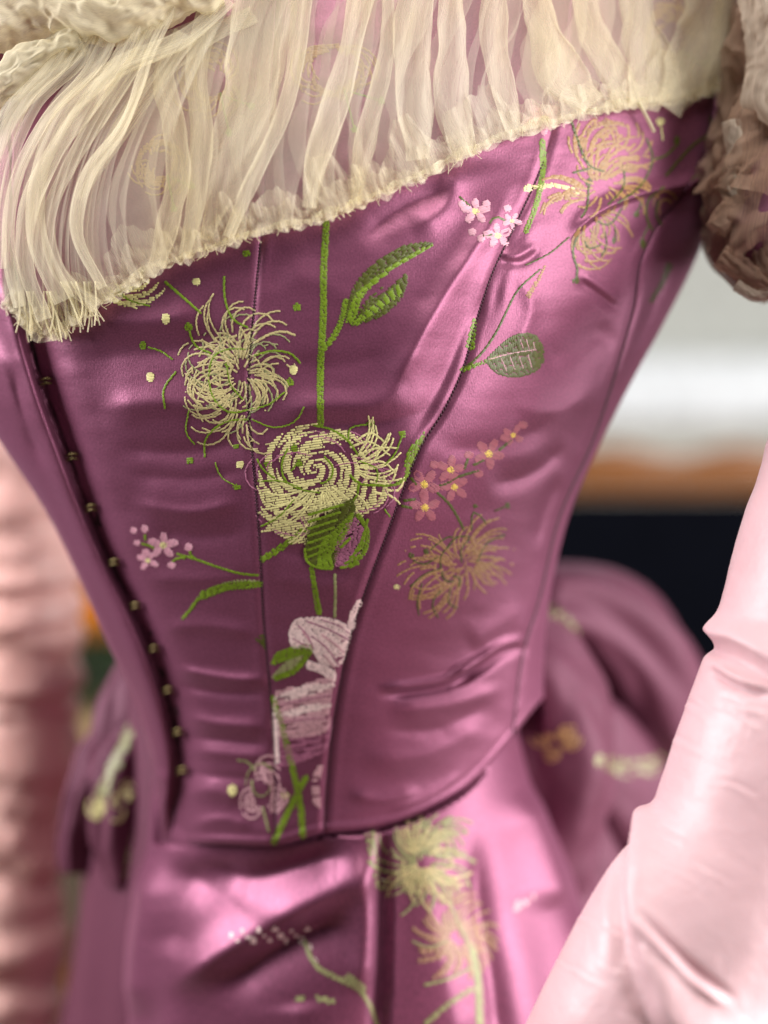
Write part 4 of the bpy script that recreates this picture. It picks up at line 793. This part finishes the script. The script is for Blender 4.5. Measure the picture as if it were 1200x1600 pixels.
# white ledge along the wall
zt, zb = at(1100, 552, 2.85)[2], at(1100, 690, 2.85)[2]
led = empty('wall_ledge', (1.0, 2.85, zb), 'white painted ledge along the grey wall behind the sleeve', 'ledge')
mw = plain('white_gloss_paint', (.80, .83, .85), .35)
mk('ledge_board', *boxv((.9, 2.84, (zt+zb)/2+.03), (3.2, .20, (zt-zb)*.62)), mw, led, smooth=False)
mk('apron', *boxv((.9, 2.90, zb-.05), (3.2, .09, .30)), plain('cream_gloss_paint', (.70, .70, .64), .4), led, smooth=False)
# dark upholstered settee with a wavy wooden rail
Ys = 1.55; x0, x1 = at(760, 760, Ys)[0], at(1460, 760, Ys)[0]; zr = at(1050, 765, Ys)[2]
st = empty('settee', ((x0+x1)/2, Ys, 0), 'dark navy upholstered seat back under a wavy brown wooden rail', 'seat')
navy = plain('navy_cloth', (.0022, .0026, .0048), 1.0); navy.node_tree.nodes['Principled BSDF'].inputs['Specular IOR Level'].default_value = .04; wood = plain('brown_wood', (.20, .070, .014), .4)
nb = 60; xs = np.linspace(x0, x1, nb); prof = np.linspace(0, 1, 14)[None]
bx = xs[:, None]+0*prof; ang_ = prof*math.pi
mk('back_panel', *merge([(np.stack([bx, Ys-.05*np.sin(ang_)**.5+0*bx, zr-.01-.55*prof+0*bx], -1), grid_faces(nb, 14)), (np.stack([bx, Ys+.05*np.sin(ang_)**.5+0*bx, zr-.01-.55*prof+0*bx], -1), grid_faces(nb, 14))]), navy, st)
hump = lambda x: .036+.006*np.cos((x-at(960, 700, Ys)[0])/(at(1155, 700, Ys)[0]-at(960, 700, Ys)[0])*2*math.pi)
tha = np.linspace(0, 2*math.pi, 16, endpoint=False)[None]; hz = hump(xs)[:, None]
rail = np.stack([bx[:, :1]+0*tha, Ys+.032*np.cos(tha)+0*bx[:, :1], zr+hz*.75+(hz*.75+.008)*np.sin(tha)], -1)
mk('crest_rail', rail, grid_faces(nb, 16, True), wood, st)
mk('seat_cushion', *boxv(((x0+x1)/2, Ys-.25, .42), (x1-x0-.02, .5, .12)), navy, st, smooth=False)
mk('seat_rail', *boxv(((x0+x1)/2, Ys-.25, .33), (x1-x0, .52, .06)), wood, st, smooth=False)
for lx in (x0+.04, x1-.04):
    for ly in (Ys, Ys-.46): mk('leg', *tube([(lx, ly, .31), (lx, ly, .15), (lx, ly, 0)], [.025, .02, .014], 10), wood, st)
# plant with an orange flower in a tan pot, on a stand
Yp = 1.5; pc = at(150, 1040, Yp); zp = at(150, 1190, Yp)[2]; zt = at(150, 1095, Yp)[2]
pp = empty('potted_plant', (pc[0], Yp, zp), 'blurred dark green potted plant with an orange bloom behind the far glove', 'plant')
prf = [(0, .0), (.06, .0), (.075, .05), (.09, zt-zp-.02), (.098, zt-zp), (.085, zt-zp), (.08, zt-zp-.02)]
V = [[pc[0]+r*math.cos(a), Yp+r*math.sin(a), zp+z] for r, z in prf for a in np.linspace(0, 2*math.pi, 28, endpoint=False)]
mk('pot', np.array(V), grid_faces(len(prf), 28, True), plain('tan_pot', (.50, .34, .17), .6), pp)
Rl = random.Random(3); LV, LF = [], []
for i in range(420):
    o_ = np.array([pc[0]+Rl.gauss(0, .05), Yp+Rl.gauss(0, .05), zt+abs(Rl.gauss(.07, .05))]); dr = np.array([Rl.gauss(0, 1), Rl.gauss(0, 1), Rl.gauss(.4, .6)]); dr /= np.linalg.norm(dr)
    sd_ = np.cross(dr, [0.3, .2, 1]); sd_ /= np.linalg.norm(sd_)+1e-6; n = len(LV)
    LV += [o_, o_+dr*.022+sd_*.009, o_+dr*.05, o_+dr*.022-sd_*.009]; LF.append([n, n+1, n+2, n+3])
lf = mk('foliage', np.array(LV), LF, plain('dark_leaf', (.022, .05, .018), .5), pp); lf['kind'] = 'stuff'
fc = at(152, 952, Yp-.06); fw = mk('flower', *tube([fc+[0, 0, -.15], fc+[0, 0, -.02], fc], [.003, .003, .006], 8), plain('green_stem', (.05, .09, .02)), pp)
mo = plain('orange_petal', (.75, .22, .012), .5)
for k in range(10):
    a = k*.628; d_ = np.array([math.cos(a), -.35*math.sin(a)-.2, math.sin(a)]); u_ = np.array([-math.sin(a), 0, math.cos(a)])
    V = [fc, fc+d_*.022+u_*.013, fc+d_*.042+u_*.010-[0, .006, 0], fc+d_*.048, fc+d_*.042-u_*.010-[0, .006, 0], fc+d_*.022-u_*.013]
    mk('petal', np.array(V), [[0, 1, 2, 3, 4, 5]], mo, fw)
ps = empty('plant_stand', (pc[0], Yp, 0), 'turned brown wooden stand under the tan plant pot', 'stand')
mk('top', *tube([(pc[0], Yp, zp-.025), (pc[0], Yp, zp-.002)], .12, 32), wood, ps)
mk('post', *tube([(pc[0], Yp, .03), (pc[0], Yp, zp*.5), (pc[0], Yp, zp-.024)], [.03, .02, .028], 16), wood, ps)
mk('foot', *tube([(pc[0], Yp, 0), (pc[0], Yp, .03)], .14, 32), wood, ps)
